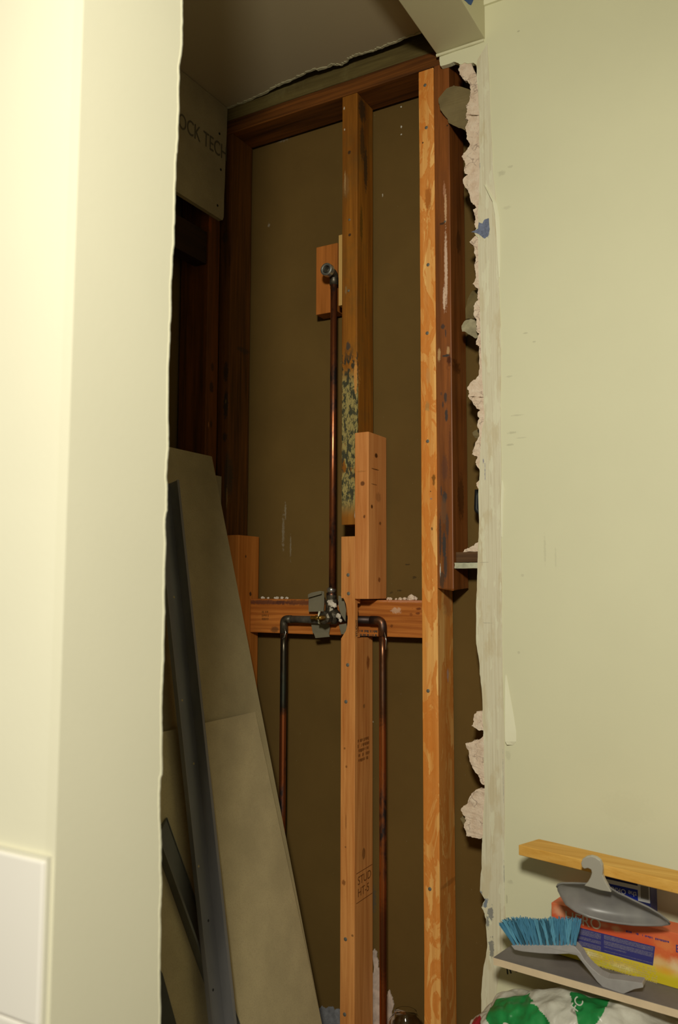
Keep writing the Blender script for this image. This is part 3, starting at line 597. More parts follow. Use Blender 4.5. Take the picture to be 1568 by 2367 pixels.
# torn brown paper behind the drywall edge
M_kraft = plain('kraft_paper', (.19, .145, .068, 1), .85, .15, nsc=14, namp=.18, bump=.3, bsc=40)
def scrap(pl, label, seed, X=.03, x2=.045, th=.0012, mat=M_kraft, cat='paper', name='torn_paper'):
    P = jag(WP(pl, X), .0015, 2, seed); zs = [p[1] for p in P]; zmid = (min(zs)+max(zs))/2; H_ = max(zs)-min(zs)
    def f(a, b, s): return (X+(x2-X)*abs((b-zmid)/H_)*1.6+.004*noise.noise(Vector((a*40, b*40, seed)))+th*s, a, b)
    P0 = P
    o = link(name, prism(BM(), P0, f, 0), mat, None, (X, P[0][0], zmid)); tag(o, label, cat); return o
scrap([(1011, 224), (1030, 200), (1045, 191), (1060, 195), (1084, 204), (1120, 210), (1120, 250), (1118, 290), (1084, 291), (1074, 298), (1058, 292), (1036, 282), (1033, 272), (1022, 258), (1016, 245)], 'large torn sheet of olive-brown paper hanging at the top of the drywall hole', 81, -.012, .0, cat='paper')
scrap([(1066, 752), (1074, 738), (1085, 735), (1098, 738), (1120, 740), (1120, 772), (1096, 780), (1084, 772), (1078, 768), (1068, 766)], 'small torn grey paper scrap at the drywall edge beside the stained red stud', 82, .0, .01, mat=plain('grey_paper', (.34, .30, .19, 1), .85, .15, nsc=60, namp=.25))
scrap([(1080, 690), (1090, 670), (1120, 660), (1120, 735), (1075, 735)], 'brown paper strip above the small grey scrap at the drywall edge', 83, .02, .03, mat=plain('dark_kraft', (.15, .11, .045, 1), .85, .15, nsc=40, namp=.2))
scrap([(1064, 1892), (1070, 1886), (1090, 1888), (1090, 1912), (1072, 1908)], 'tiny brown paper tip poking out below the lowest gypsum shard', 84, .004, .008)
scrap([(1092, 1000), (1102, 992), (1125, 990), (1125, 1015), (1098, 1012)], 'tiny pale paper corner at the drywall edge in mid height', 85, .02, .025)
# black cable end
bm = BM(); tube(bm, fillet([PX(1104, 1132, .03), PX(1103, 1150, .03), PX(1102, 1182, .03), PX(1130, 1190, .03)], .01), .0055, 10)
o = link('cable_end', bm, plain('black_rubber', (.012, .014, .015, 1), .5), None, PX(1103, 1180, .03), smooth=True); tag(o, 'short black cable end behind the drywall edge', 'cable')

# ------------------------------------------------------------------ plumbing
def copper(name, tarnish, seed, spots=(), loc=(0, 0, 0), base=(.50, .17, .07, 1)):
    m = NT(name, .33, .5, .9)
    f = m.noise(m.map([20, 20, 9], (seed, 0, seed)), 1, 4, .6)
    col = m.ramp(f, [(tarnish-.08, (.07, .05, .045, 1)), (tarnish+.03, base)])
    m.l(m.ramp(f, [(tarnish-.08, .5), (tarnish+.05, .28)]), m.b.inputs['Roughness'])
    return m.out(m.stains(col, spots, loc))
XPm = .028
pl0 = Vector((XPm, 1.045, 1.06))
plumb = empty('shower_plumbing', tuple(pl0), 'copper shower plumbing: riser, mixing valve and two supply pipes', 'pipe')
CU1 = copper('riser_copper', .50, 4); CU2 = copper('tarnished_copper', .62, 9, base=(.30, .13, .06, 1)); zpx = lambda b: PX(780, b, XPm).z
CU3 = copper('supply_copper_left', .46, 14, ((Vector((XPm, 1.14, zpx(1560))), (.05, .05, .105), (.05, .055, .04, 1), .95, .1, .2), (Vector((XPm, 1.14, zpx(2080))), (.05, .05, .10), (.06, .04, .03, 1), .8, .2, .4)), pl0, base=(.50, .15, .05, 1))
CU4 = copper('supply_copper_right', .46, 17, ((Vector((XPm, .86, zpx(1560))), (.05, .05, .11), (.13, .07, .04, 1), .85, .2, .3), (Vector((XPm, .86, zpx(2150))), (.05, .05, .09), (.12, .06, .04, 1), .7, .2, .5)), pl0, base=(.55, .17, .05, 1))
M_sold = plain('solder', (.55, .54, .50, 1), .25, .6, .9, nsc=80, namp=.3); M_brass = plain('brass', (.55, .34, .08, 1), .28, .5, .95); M_dark = plain('tarnished_brass', (.10, .085, .06, 1), .45, .5, .7, nsc=90, namp=.5)
M_nickel = plain('dull_nickel', (.42, .43, .40, 1), .3, .5, .85, nsc=120, namp=.3)
rt_ = PX(772, 655, XPm); rb_ = PX(769, 1362, XPm); rb_.y = rt_.y+.001
bm = BM(); tube(bm, [rt_, (rt_+rb_)/2, rb_], .008, 16); link('riser_pipe', bm, CU1, plumb, smooth=True)
# drop-ear elbow
ec = PX(771, 634, XPm)
el = BM(); tube(el, fillet([Vector((XPm, rt_.y, rt_.z-.004)), Vector((XPm, rt_.y, ec.z)), Vector((XPm-.033, rt_.y, ec.z))], .013), [.0105]*3+[.0115]*6, 18)
eo = link('elbow', el, M_dark, plumb, smooth=True)
cc_ = Vector((XPm-.034, rt_.y, ec.z))
sub('threaded_mouth', lathe(BM(), [(.0085, .004), (.0085, -.012), (.0005, -.012), (.0005, -.0119), (.0085, -.0119), (.0095, .0035), (.0125, .0045), (.0155, .0035), (.0158, -.009), (.011, -.012)], cc_, (-1, 0, 0), 28), M_nickel, eo)
link('solder_joint', lathe(BM(), [(.0082, -.004), (.0098, -.003), (.0102, 0), (.0095, .003), (.0082, .004)], (rt_.x, rt_.y, rt_.z), (0, 0, 1), 18), M_sold, plumb, smooth=True)
# left supply
lx = PX(655, 1600, XPm).y; zl = PX(655, 1431, XPm).z
bm = BM(); tube(bm, [(XPm, lx, .04), (XPm, lx, .5), (XPm, lx, 1.0), (XPm, lx, zl-.026)], .008, 14); link('supply_pipe', bm, CU3, plumb, smooth=True)
bm = BM(); tube(bm, fillet([(XPm, lx, zl-.034), (XPm, lx, zl), (XPm, lx-.022, zl)], .016), .0098, 16); link('elbow', bm, M_dark, plumb, smooth=True)
vy = PX(766, 1425, XPm).y
bm = BM(); CU5 = plain('dusty_pipe', (.13, .115, .095, 1), .5, .4, .4, nsc=60, namp=.45)
tube(bm, [(XPm, lx-.014, zl), (XPm, vy+.03, zl), (XPm, vy+.012, zl)], [.0092, .0094, .0098], 14); link('supply_pipe', bm, CU5, plumb, smooth=True)
bm = BM(); tube(bm, [PX(658, 1452, XPm-.010), PX(661, 1462, XPm-.010), PX(658, 1472, XPm-.010), PX(652, 1478, XPm-.01)], [.0008, .0012, .002, .0008], 6); link('solder_drip', bm, M_sold, plumb, smooth=True)
# right supply
rx = PX(885, 1700, XPm).y; zr2 = PX(885, 1434, XPm).z
bm = BM(); tube(bm, [(XPm, rx, .04), (XPm, rx, .5), (XPm, rx, 1.0), (XPm, rx, zr2-.026)], .008, 14); link('supply_pipe', bm, CU4, plumb, smooth=True)
bm = BM(); tube(bm, fillet([(XPm, rx, zr2-.036), (XPm, rx, zr2), (XPm, rx+.030, zr2)], .017), .0100, 16); link('elbow', bm, CU2, plumb, smooth=True)
bm = BM(); tube(bm, [(XPm, rx+.02, zr2), (XPm, vy-.018, zr2+.001)], .0090, 14); link('supply_pipe', bm, CU2, plumb, smooth=True)
bm = BM(); tube(bm, [PX(889, 1462, XPm-.009), PX(893, 1480, XPm-.009), PX(892, 1502, XPm-.009)], [.0008, .0016, .0009], 6); link('solder_drip', bm, M_sold, plumb, smooth=True)
# valve body
vz = PX(768, 1425, XPm).z
bm = BM(); tube(bm, [(XPm, vy+.016, vz), (XPm, vy+.010, vz), (XPm, vy-.012, vz), (XPm, vy-.020, vz)], [.011, .019, .019, .012], 20)
tube(bm, [(XPm, vy, vz), (XPm, vy, vz+.030), (XPm, vy, vz+.034), (XPm, vy, vz+.040)], [.016, .014, .0165, .0165], 12)
tube(bm, [(XPm, vy, vz+.040), (XPm, vy, vz+.048), (XPm, vy, vz+.056)], [.011, .0125, .0095], 14)
vb = link('valve_body', bm, M_dark, plumb, smooth=False)
bm = BM(); tube(bm, [(XPm, vy, vz+.046), (XPm, vy, vz+.056)], .0118, 14); sub('copper_adapter', bm, CU1, vb, True)
bm = BM(); lathe(bm, [(.0082, -.006), (.0105, -.003), (.0112, .002), (.0085, .006)], (XPm, vy, vz+.062), (0, 0, 1), 18); sub('solder_joint', bm, M_sold, vb, True)
bm = BM(); tube(bm, [(XPm-.008, vy, vz-.002), (XPm-.034, vy, vz-.002), (XPm-.036, vy, vz-.002)], [.0155, .0150, .010], 8); sub('bonnet', bm, M_dark, vb)
bm = BM(); tube(bm, [(XPm-.034, vy, vz-.002), (XPm-.044, vy, vz-.002), (XPm-.056, vy, vz-.002)], [.007, .005, .0045], 12); sub('stem', bm, M_brass, vb, True)
# integral stop: housing, white washer and brass screw, canted to the left
ax_ = Vector((-.42, .905, 0)).normalized(); q = PX(741, 1428, .010); q0 = Vector((.010, q.y, q.z))
bm = BM(); tube(bm, [q0-ax_*.024, q0-ax_*.010, q0-ax_*.0005], [.0135, .0135, .0105], 14); sub('stop_housing', bm, M_dark, vb, False)
bm = BM(); lathe(bm, [(.0045, 0), (.0150, 0), (.0156, .002), (.0150, .0045), (.0045, .0045), (.0045, 0)], q0, ax_, 10); sub('washer', bm, plain('white_plastic', (.66, .64, .47, 1), .5, nsc=160, namp=.12), vb)
bm = BM(); tube(bm, [q0, q0+ax_*.012, q0+ax_*.0125, q0+ax_*.022, q0+ax_*.024], [.0058, .0058, .0040, .0048, .002], 12); sub('stop_screw', bm, M_brass, vb, True)
# spattered plaster on the valve
for i, (a, b, r) in enumerate(((766, 1396, .0085), (773, 1400, .0065), (761, 1391, .0045), (783, 1424, .0065), (787, 1434, .0045))):
    bm = lump(PX(a, b, XPm-.018), r, i+40, 2, (.6, 1, .9)); sub('plaster_spatter', bm, GYP_GREY, vb)
# grey cardboard guard flaps taped round the valve
M_card = plain('grey_tape', (.19, .168, .112, 1), .6, .3, nsc=20, namp=.14, bump=.4, bsc=60)
def guard(pl, X, tilt, label, seed):
    P = WP(pl, X); zc_ = sum(p[1] for p in P)/len(P); yc_ = sum(p[0] for p in P)/len(P)
    f = lambda a, b, s: (X+tilt*(b-zc_)+.25*tilt*(a-yc_)+.0014*s, a, b)
    o = link('guard_flap', prism(BM(), P, f, 0), M_card, plumb)
    return o
guard([(711, 1376), (716, 1370), (736, 1366), (746, 1367), (749, 1380), (752, 1395), (754, 1413), (718, 1414), (715, 1400)], .040, .35, '', 1)
guard([(712, 1374), (717, 1371), (743, 1366), (744, 1373), (713, 1382)], .0345, .35, '', 6)
guard([(721, 1430), (760, 1430), (762, 1450), (757, 1468), (722, 1464)], .040, -.3, '', 2)
guard([(727, 1464), (760, 1461), (761, 1472), (729, 1475)], .036, -.3, '', 3)
guard([(780, 1377), (788, 1379), (796, 1392), (801, 1410), (802, 1436), (790, 1420), (782, 1400)], .022, .2, '', 4)
guard([(785, 1444), (802, 1441), (803, 1456), (798, 1466), (788, 1466)], .024, -.2, '', 5)

# ------------------------------------------------------------------ alcove back wall
m_bs = wood('back_wall_wood', C(100, 56, 18, 1.4), C(56, 32, 9, 1.4), seed=71, loc=((PY(505, 800, YB).x+PY(478, 800, YB).x)/2, YB+.0445, .04), spots=[
    (PY(491, 848, YB), (.006, .03, .012), dkk, .7, .4, .4), (PY(489, 895, YB), (.008, .03, .016), dkk, .8, .4, .4), (PY(488, 980, YB), (.005, .03, .012), dkk, .7, .4, .4), (PY(482, 982, YB), (.002, .03, .008), C(190, 130, 80), .6, .4, .4), (PY(486, 520, YB), (.006, .03, .02), C(150, 70, 20), .6, .4, .4)])
xb1, xb0 = PY(505, 800, YB).x, PY(478, 800, YB).x
o = stud('dark stud in the alcove back wall, left of the corner stud', m_bs, xb0, xb1, YB, YB+.089, .04, 2.36, 71)
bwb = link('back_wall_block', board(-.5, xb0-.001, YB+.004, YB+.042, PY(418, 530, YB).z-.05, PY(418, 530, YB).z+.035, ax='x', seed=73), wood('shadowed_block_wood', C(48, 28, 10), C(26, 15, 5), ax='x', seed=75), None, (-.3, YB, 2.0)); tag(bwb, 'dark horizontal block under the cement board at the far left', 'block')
bp = link('back_wall_plate', board(-1.02, .0, YB, YB+.089, 2.361, 2.42, ax='x', seed=74), m_bs, None, (-.5, YB, 2.361)); tag(bp, 'old plate hidden along the top of the alcove back wall', 'beam')
# upper cement board with stencilled words
def cboard(name, c, seed):
    m = NT(name, .9, .12); f = m.noise(m.tc, 11, 5, .6); f2 = m.noise(m.tc, 420, 2)
    col = m.ramp(f, [(.32, tuple(x*.88 for x in c[:3])+(1,)), (.7, tuple(x*1.1 for x in c[:3])+(1,))])
    col = m.mix(m.ramp(f2, [(.35, .35), (.5, 0.)]), col, tuple(x*.72 for x in c[:3])+(1,))
    m.bump(f2, .25, .0006); return m.out(col)
M_cb = cboard('cement_board', (.37, .305, .165, 1), 1); M_cbe = plain('cement_board_edge', (.10, .088, .045, 1), .9, nsc=80, namp=.3)
zu0 = PY(515, 510, YB-.012).z
ub = empty('cement_board', (-.3, YB-.006, zu0), 'grey cement board screwed high on the alcove back wall, stencilled lettering', 'board')
bm = BM(); xr = PY(517, 500, YB-.012).x
pts = jag([(xr+.009, ZA-.002), (xr+.005, 2.3), (xr+.002, 2.2), (xr, zu0+.01), (xr-.006, zu0), (-.4, zu0-.0), (-.8, zu0), (-.8, ZA-.002)], .001, 2, 77)
link('board_face', prism(bm, pts, lambda a, b, s: (a, YB-.0125+.012*s, b), 0), M_cb, ub)
M_sten = plain('stencil_ink', (.13, .11, .065, 1), .9, .1)
p = PY(524, 352, YB-.013)
t1 = lettering(ub, 'OCK TECH', (-.004, YB-.0135, PY(470, 322, YB-.013).z-.014), .056, rot_in(ROTY, 0), M_sten, align='RIGHT'); t1.scale = (.70, 1, 1)
for a, b in ((508, 309), (511, 392), (503.5, 475)):
    p = PY(a, b, YB-.0132); bm = BM(); lathe(bm, [(0, .0006), (.003, .0004), (.0035, -.001), (0, -.001)], p, (0, -1, 0), 10); link('screw_head', bm, plain('black_screw', (.01, .01, .01, 1), .5), ub)
# vertical board behind the leaning ones
zv = PY(505, 1100, YB-.012).z; xv = PY(511, 1150, YB-.012).x
o = link('cement_board', box(BM(), -.7, xv, YB-.013, YB-.0005, .04, zv, .0006), M_cb, None, (-.35, YB-.006, .04)); tag(o, 'upright cement board against the back wall, mostly hidden by the leaning sheets', 'board')
# leaning boards
Aq = PX(490, 1055, -.065); Bq = PX(745, 2367, -.065); td = (Aq-Bq).normalized(); nq = Vector((0, -td.z, td.y))   # nq faces the camera side
if nq.y > 0: nq = -nq
def lean(p, off): return p+nq*off
def inplane(px, py, off):
    p0 = Aq+nq*off; d = ray(px, py); return CAM+d*(((p0-CAM).dot(nq))/d.dot(nq))
def on_floor_y(off): 
    p0 = Aq+nq*off; k = (p0.z-.005)/td.z; return p0-td*k
def lean_board(x0, x1, ztop, off, th, name, mat, label, seed, bottom=.012, xtop=None):
    p0 = Aq+nq*off
    def at(x, z, s): k = (z-p0.z)/td.z; q_ = p0+td*k+nq*(-th*s); return (x, q_.y, q_.z)
    xt = x1 if xtop is None else xtop; xm = lambda k: x1+(xt-x1)*k
    bm = BM(); pts = jag([(x0, bottom), (x1, bottom), (xm(.35), ztop*.35), (xm(.7), ztop*.7), (xt, ztop), ((x0+x1)/2, ztop), (x0, ztop)], .0006, 2, seed)
    prism(bm, pts, lambda a, b, s: at(a, b, s), 0)
    o = link(name, bm, mat, None, (x1, on_floor_y(off).y, 0)); 
    return o
zt1 = Aq.z; 
o = lean_board(-.95, -.065, zt1, 0, .012, 'cement_board', M_cb, '', 1); tag(o, 'tall cement board leaning on the alcove back wall behind the metal channels', 'board')
zt2 = inplane(590, 1645, .0135).z
M_cb2 = cboard('cement_board_lighter', (.43, .355, .20, 1), 5)
e_a, e_b = inplane(590, 1645, .0145), inplane(745, 2367, .0145); e_k = e_a+(e_b-e_a)*((e_a.z-.012)/(e_a.z-e_b.z))
o = lean_board(-.95, e_k.x, zt2, .0145, .0125, 'cement_board', M_cb2, '', 2, xtop=e_a.x); tag(o, 'shorter cement board leaning in front, its top edge at knee height above the bottom', 'board')
o['label'] = 'shorter cement board leaning in front of the tall one, black numbers by the channel'
lettering(o, '8 0 3 2', (0, 0, 0), .040, (0, 0, 0), plain('board_ink', (.03, .03, .02, 1), .9), shear=.1)
tl_ = [c for c in o.children][0]
pn_ = inplane(512, 2130, .0142)
mt = Matrix(((0, -1, 0), (-td.y, 0, nq.y), (-td.z, 0, nq.z))).to_3x3()     # text runs down the sheet
ex = -td; ey = nq.cross(ex); mt = Matrix((ex, ey, nq)).transposed()
tl_.rotation_euler = mt.to_euler(); tl_.location = inplane(499, 2060, .0140)+Vector((0, 0, 0))-Vector(o.location)
# narrow offcut further left
p1, p2 = inplane(388, 1690, .020), inplane(425, 1975, .020)
def quad_lean(pl, off, th, name, mat, label, cat='board'):
    P = [inplane(a, b, off) for a, b in pl]; bm = BM()
    A_ = [bm.verts.new(p) for p in P]; B2 = [bm.verts.new(p-nq*th) for p in P]; n = len(P)
    bm.faces.new(A_); bm.faces.new(B2[::-1])
    for i in range(n): bm.faces.new((A_[(i+1) % n], A_[i], B2[i], B2[(i+1) % n]))
    o = link(name, bm, mat, None, (P[-1].x, P[-1].y, 0)); tag(o, label, cat); return o
# metal channels
M_galv = NT('galvanised_steel', .45, .5, .15)
gf = M_galv.noise(M_galv.map([14, 14, 3]), 1, 4); gcol = M_galv.ramp(gf, [(.3, (.150, .148, .148, 1)), (.7, (.21, .205, .205, 1))])
gcol = M_galv.mix(M_galv.ramp(M_galv.noise(M_galv.tc, 90, 1), [(.80, 0.), (.84, .8)]), gcol, (.38, .30, .16, 1)); M_galv = M_galv.out(gcol)
def channel(la, lb, ra, rb, off, depth, label, lipside='R', th=.0015, mat=None):
    """la..lb: left edge from / to (pixels), ra..rb right edge; web lies on the boards, flanges stand off"""
    def ext(a, b, yb): t = (yb-a[1])/(b[1]-a[1]); return (a[0]+(b[0]-a[0])*t, yb)
    def pt(px_, o_): return inplane(px_[0], px_[1], o_)
    L0, L1, R0_, R1 = pt(la, off), pt(lb, off), pt(ra, off), pt(rb, off)
    def down(a, b):
        t = (a.z-.02)/(a.z-b.z); return a+(b-a)*t
    L1, R1 = down(L0, L1), down(R0_, R1)
    u = ((R0_-L0)+(R1-L1)).normalized(); ends = []
    for L, R_ in ((L0, R0_), (L1, R1)):
        sec = [L+nq*depth*.35, L, R_, R_+nq*depth, R_+nq*depth-u*.007]
        inn_ = [L+nq*depth*.35+u*th, L+nq*th+u*th, R_+nq*th-u*th, R_+nq*(depth-th)-u*th, R_+nq*(depth-th)-u*.007]
        if lipside == 'L':
            sec = [R_+nq*depth*.2, R_, L, L+nq*depth, L+nq*depth+u*.005]; inn_ = [R_+nq*depth*.2-u*th, R_+nq*th-u*th, L+nq*th+u*th, L+nq*(depth-th)+u*th, L+nq*(depth-th)+u*.005]
        ends.append(sec+inn_[::-1])
    bm = BM(); A_ = [bm.verts.new(p) for p in ends[0]]; B2 = [bm.verts.new(p) for p in ends[1]]; n = len(A_)
    for i in range(n): bm.faces.new((A_[(i+1) % n], A_[i], B2[i], B2[(i+1) % n]))
    f1_ = bm.faces.new(A_); f2_ = bm.faces.new(B2[::-1]); bmesh.ops.triangulate(bm, faces=[f1_, f2_])
    ch = empty('metal_channel', (L1.x, L1.y, 0), label, 'channel')
    link('channel_profile', bm, mat or M_galv, ch)
    return ch, (L0, L1, R0_, R1)
ch1, q1 = channel((352, 1120), (470, 2250), (392, 1118), (520, 2367), .034, .028, 'grey galvanised metal channel leaning steeply in front of the cement boards', 'R')
ch2, q2 = channel((352, 1935), (468, 2262), (384, 1890), (452, 2082), .0155, .016, 'darker metal channel crossing low behind the steep one', 'L', mat=plain('dull_steel', (.115, .115, .10, 1), .5, .4, .1, nsc=12, namp=.15))
for chx, (L0, L1, R0_, R1), ps in ((ch1, q1, ((.18, .55), (.33, .4), (.42, .7), (.55, .35), (.62, .6), (.70, .45), (.78, .7))), ):
    for t, s_ in ps:
        a = L0+(L1-L0)*t; b = R0_+(R1-R0_)*t; p = a+(b-a)*s_+nq*.0016
        bm = BM(); lathe(bm, [(0, .0004), (.0022, .0003), (.0026, -.0002), (0, -.0002)], p, nq, 10)
        link('rivet_hole', bm, plain('channel_speck', (.42, .33, .17, 1) if t < .6 else (.03, .03, .03, 1), .8), chx)
o = quad_lean([(300, 2060), (360, 2225), (376, 2250), (408, 2367), (470, 2600), (300, 2600)], .018, .002, 'steel_sheet', plain('dark_steel_sheet', (.05, .05, .04, 1), .6, nsc=20, namp=.2), 'dark narrow steel strip at the bottom left next to the stub wall', 'strip')

# ------------------------------------------------------------------ shelf corner, bottom right
zsh = .475; zub = .682
def d2(a, b): return Vector((b[0]-a[0], b[1]-a[1])).normalized()
# lower shelf board
a0 = PZ(1141, 2213, zsh); a1 = PZ(1568, 2334, zsh)
dirL = (Vector((a1.x, a1.y))-Vector((a0.x, a0.y))).normalized(); nrm = Vector((-dirL.y, dirL.x)); 
if nrm.x < 0: nrm = -nrm
e1 = PZ(1185, 2183, zsh); kk = (-.0145-a0.x)/(e1.x-a0.x); back = Vector((-.0145, a0.y+(e1.y-a0.y)*kk))
ae = Vector((a0.x, a0.y))+dirL*.56
shp = [(a0.x, a0.y), (ae.x, ae.y), (-.0145, ae.y+.02), (-.0145, back.y)]
rack = None
M_lam = plain('grey_laminate', (.175, .160, .155, 1), .55, .3, nsc=30, namp=.1); M_edge = plain('beige_board_edge', (.72, .57, .38, 1), .7, nsc=30, namp=.08)
low = empty('lower_shelf', (a0.x, a0.y, zsh-.014), 'lower shelf board with a grey top and beige front edge at the bottom right', 'shelf')
bm = prism(BM(), shp, lambda a, b, s: (a, b, zsh-.0006-.0125*s), 0); link('shelf_board', bm, M_edge, low)
ins = [(a0.x+.0004, a0.y), (ae.x+.0004, ae.y), (-.0145, ae.y+.02), (-.0145, back.y)]
link('laminate', prism(BM(), ins, lambda a, b, s: (a, b, zsh-.0006*s), 0), M_lam, low)
# upper board
b0 = PZ(1199, 1953, zub); b1 = PZ(1568, 2040, zub); dU = (Vector((b1.x, b1.y))-Vector((b0.x, b0.y))).normalized(); nU = Vector((-dU.y, dU.x)); nU = -nU if nU.x < 0 else nU
bb = Vector((b0.x, b0.y)); be = bb+dU*.52; bk_ = PZ(1246, 1939, zub)
wU = (Vector((bk_.x, bk_.y))-bb).dot(nU)*.98
shp2 = [tuple(bb), tuple(be), tuple(be+nU*wU), (bk_.x, bk_.y)]
M_pine = wood('yellow_pine', C(214, 172, 92, 1.25), C(190, 140, 60, 1.25), ax='y', seed=91, fine=.7, loc=(bb.x, bb.y, zub-.018))
bm = prism(BM(), shp2, lambda a, b, s: (a, b, zub-.018*s), 0); bmesh.ops.bevel(bm, geom=bm.edges[:], offset=.0008, segments=1, affect='EDGES')
us = link('wooden_board', bm, M_pine, None, (bb.x, bb.y, zub-.018)); tag(us, 'yellow pine shelf board above the dustpan, against the right wall', 'shelf')
# steel upright outside the frame that carries both
pst = be-dU*.012
up_ = link('shelf_upright', box(BM(), pst.x-.01, pst.x+.012, pst.y-.02, pst.y+.004, 0, zub-.0182, .001), M_galv, None, (pst.x, pst.y, 0)); tag(up_, 'steel upright carrying the pine shelf board beyond the right edge', 'post')
up2 = link('shelf_upright', box(BM(), ae.x-.0, ae.x+.02, ae.y+.003, ae.y+.023, 0, zsh-.0135, .001), M_galv, None, (ae.x, ae.y, 0)); tag(up2, 'steel upright carrying the lower grey shelf beyond the right edge', 'post')
# orange box
c0_ = PZ(1277, 2203, zsh); c1_ = PZ(1568, 2287, zsh); dB = (Vector((c1_.x, c1_.y))-Vector((c0_.x, c0_.y))).normalized(); nB = Vector((-dB.y, dB.x)); nB = -nB if nB.x < 0 else nB
def box_pt(px, py):                                     # pixel -> point on the box front plane
    d = ray(px, py); n3 = Vector((nB.x, nB.y, 0)); return CAM+d*(((c0_-CAM).dot(n3))/d.dot(n3))
hB = box_pt(1281, 2088).z-zsh; LB = .36; dpB = min(.05, -.016-c0_.x-.002)
print('box', c0_[:], hB, dpB, 'dirs', dB[:], dU[:], dirL[:])
bx = empty('cardboard_box', (c0_.x, c0_.y, zsh), 'orange and yellow cardboard box with a purple text panel on the lower shelf', 'box')
def onbox(s, h, o_=0.0): return Vector((c0_.x+dB.x*s-nB.x*o_, c0_.y+dB.y*s-nB.y*o_, zsh+h))
bm = BM()
vsx = [onbox(0, .0004), onbox(LB, .0004), onbox(LB, .0004, -dpB), onbox(0, .0004, -dpB)]
lo4 = [bm.verts.new(v) for v in vsx]; hi4 = [bm.verts.new(v+Vector((0, 0, hB))) for v in vsx]
bm.faces.new(lo4); bm.faces.new(hi4[::-1])
for i in range(4): bm.faces.new((lo4[(i+1) % 4], lo4[i], hi4[i], hi4[(i+1) % 4]))
bmesh.ops.bevel(bm, geom=bm.edges[:], offset=.0008, segments=1, affect='EDGES')
mb = NT('printed_orange_card', .35, .4); zz = mb.axis(2)
fz = mb.math('ADD', mb.math('DIVIDE', zz, hB), mb.math('MULTIPLY', mb.math('SUBTRACT', mb.noise(mb.map([10, 10, 14]), 1, 2), .5), .32))
colb = mb.ramp(fz, [(.10, (.62, .50, .02, 1)), (.25, (.72, .56, .05, 1)), (.34, (.70, .58, .22, 1)), (.46, (.74, .22, .06, 1)), (.62, (.70, .10, .035, 1)), (1., (.74, .17, .07, 1))])
bsp = []
for a, b, r1, r2, cc2, k in ((1294, 2106, .012, .009, (.85, .50, .35, 1), .9), (1300, 2104, .03, .012, (.75, .28, .12, 1), .6), (1425, 2147, .010, .005, (.8, .42, .2, 1), .8), (1395, 2138, .010, .004, (.8, .35, .15, 1), .6), (1540, 2185, .022, .014, (.80, .26, .08, 1), .8),
        (1525, 2225, .014, .011, (.80, .52, .22, 1), .8), (1562, 2235, .012, .015, (.84, .62, .35, 1), .85), (1540, 2243, .02, .008, (.80, .38, .03, 1), .8), (1440, 2235, .028, .006, (.78, .72, .35, 1), .8), (1365, 2205, .02, .006, (.80, .74, .45, 1), .8), (1420, 2225, .05, .004, (.75, .42, .06, 1), .35), (1395, 2230, .02, .006, (.62, .58, .02, 1), .7)):
    p = box_pt(a, b); bsp.append((tuple(p), (.02, r1, r2), cc2, k, .3, .9))
M_box = mb.out(mb.stains(colb, bsp, tuple(bx.location)))
link('carton', bm, M_box, bx)
rotB = Matrix(((dB.x, 0, -nB.x), (dB.y, 0, -nB.y), (0, 1, 0))).to_euler()
def panel(parent, q, th, mat, name, base):
    bm = BM(); A_ = [bm.verts.new(p-Vector((nB.x, nB.y, 0))*th) for p in q]; B2 = [bm.verts.new(p) for p in q]
    bm.faces.new(A_); bm.faces.new(B2[::-1])
    for i in range(4): bm.faces.new((A_[(i+1) % 4], A_[i], B2[i], B2[(i+1) % 4]))
    return link(name, bm, mat, parent)
M_pur = NT('purple_print', .4, .4)
pv = M_pur.noise(M_pur.map([500, 500, 1100]), 1, 1); M_pur = M_pur.out(M_pur.ramp(pv, [(.35, (.055, .055, .19, 1)), (.6, (.16, .15, .25, 1))]))
M_pur2 = plain('deep_purple_print', (.045, .045, .20, 1), .4)
pq = [box_pt(1332, 2142), box_pt(1515, 2188), box_pt(1510, 2232), box_pt(1334, 2185)]
panel(bx, pq, .0004, M_pur2, 'text_panel', 0)
def lerpq(u, v): return (pq[0]*(1-u)+pq[1]*u)*(1-v)+(pq[3]*(1-u)+pq[2]*u)*v
for (u0, u1, v0, v1) in ((.01, .33, .05, .36), (.01, .33, .45, .62), (.01, .33, .72, .95), (.37, .985, .05, .28), (.37, .985, .34, .58), (.37, .66, .64, .72), (.37, .985, .86, .90)):
    panel(bx, [lerpq(u0, v0)+Vector((0, 0, 0)), lerpq(u1, v0), lerpq(u1, v1), lerpq(u0, v1)], .0006, M_pur, 'fine_print', 0)
M_wt = plain('cream_print', (.72, .60, .42, 1), .5)
p = box_pt(1306, 2128); lettering(bx, 'HERO', p-Vector((nB.x, nB.y, 0))*.0006, .0265, rotB, M_wt)
p = box_pt(1448, 2150); smudge_print(bx, p-Vector((nB.x, nB.y, 0))*.0004, (dB.x, dB.y, 0), (0, 0, -1), (-nB.x, -nB.y, 0), 1, (.075, .005, .8), M_pur2, 6)
p = box_pt(1562, 2200); lettering(bx, 'E1', p-Vector((nB.x, nB.y, 0))*.0006, .018, rotB, M_pur2)
p = box_pt(1345, 2192); smudge_print(bx, p-Vector((nB.x, nB.y, 0))*.0003, (dB.x, dB.y, 0), (0, 0, -1), (-nB.x, -nB.y, 0), 7, (.135, .026, .8), plain('fine_ink', (.58, .46, .14, 1), .6), 7)
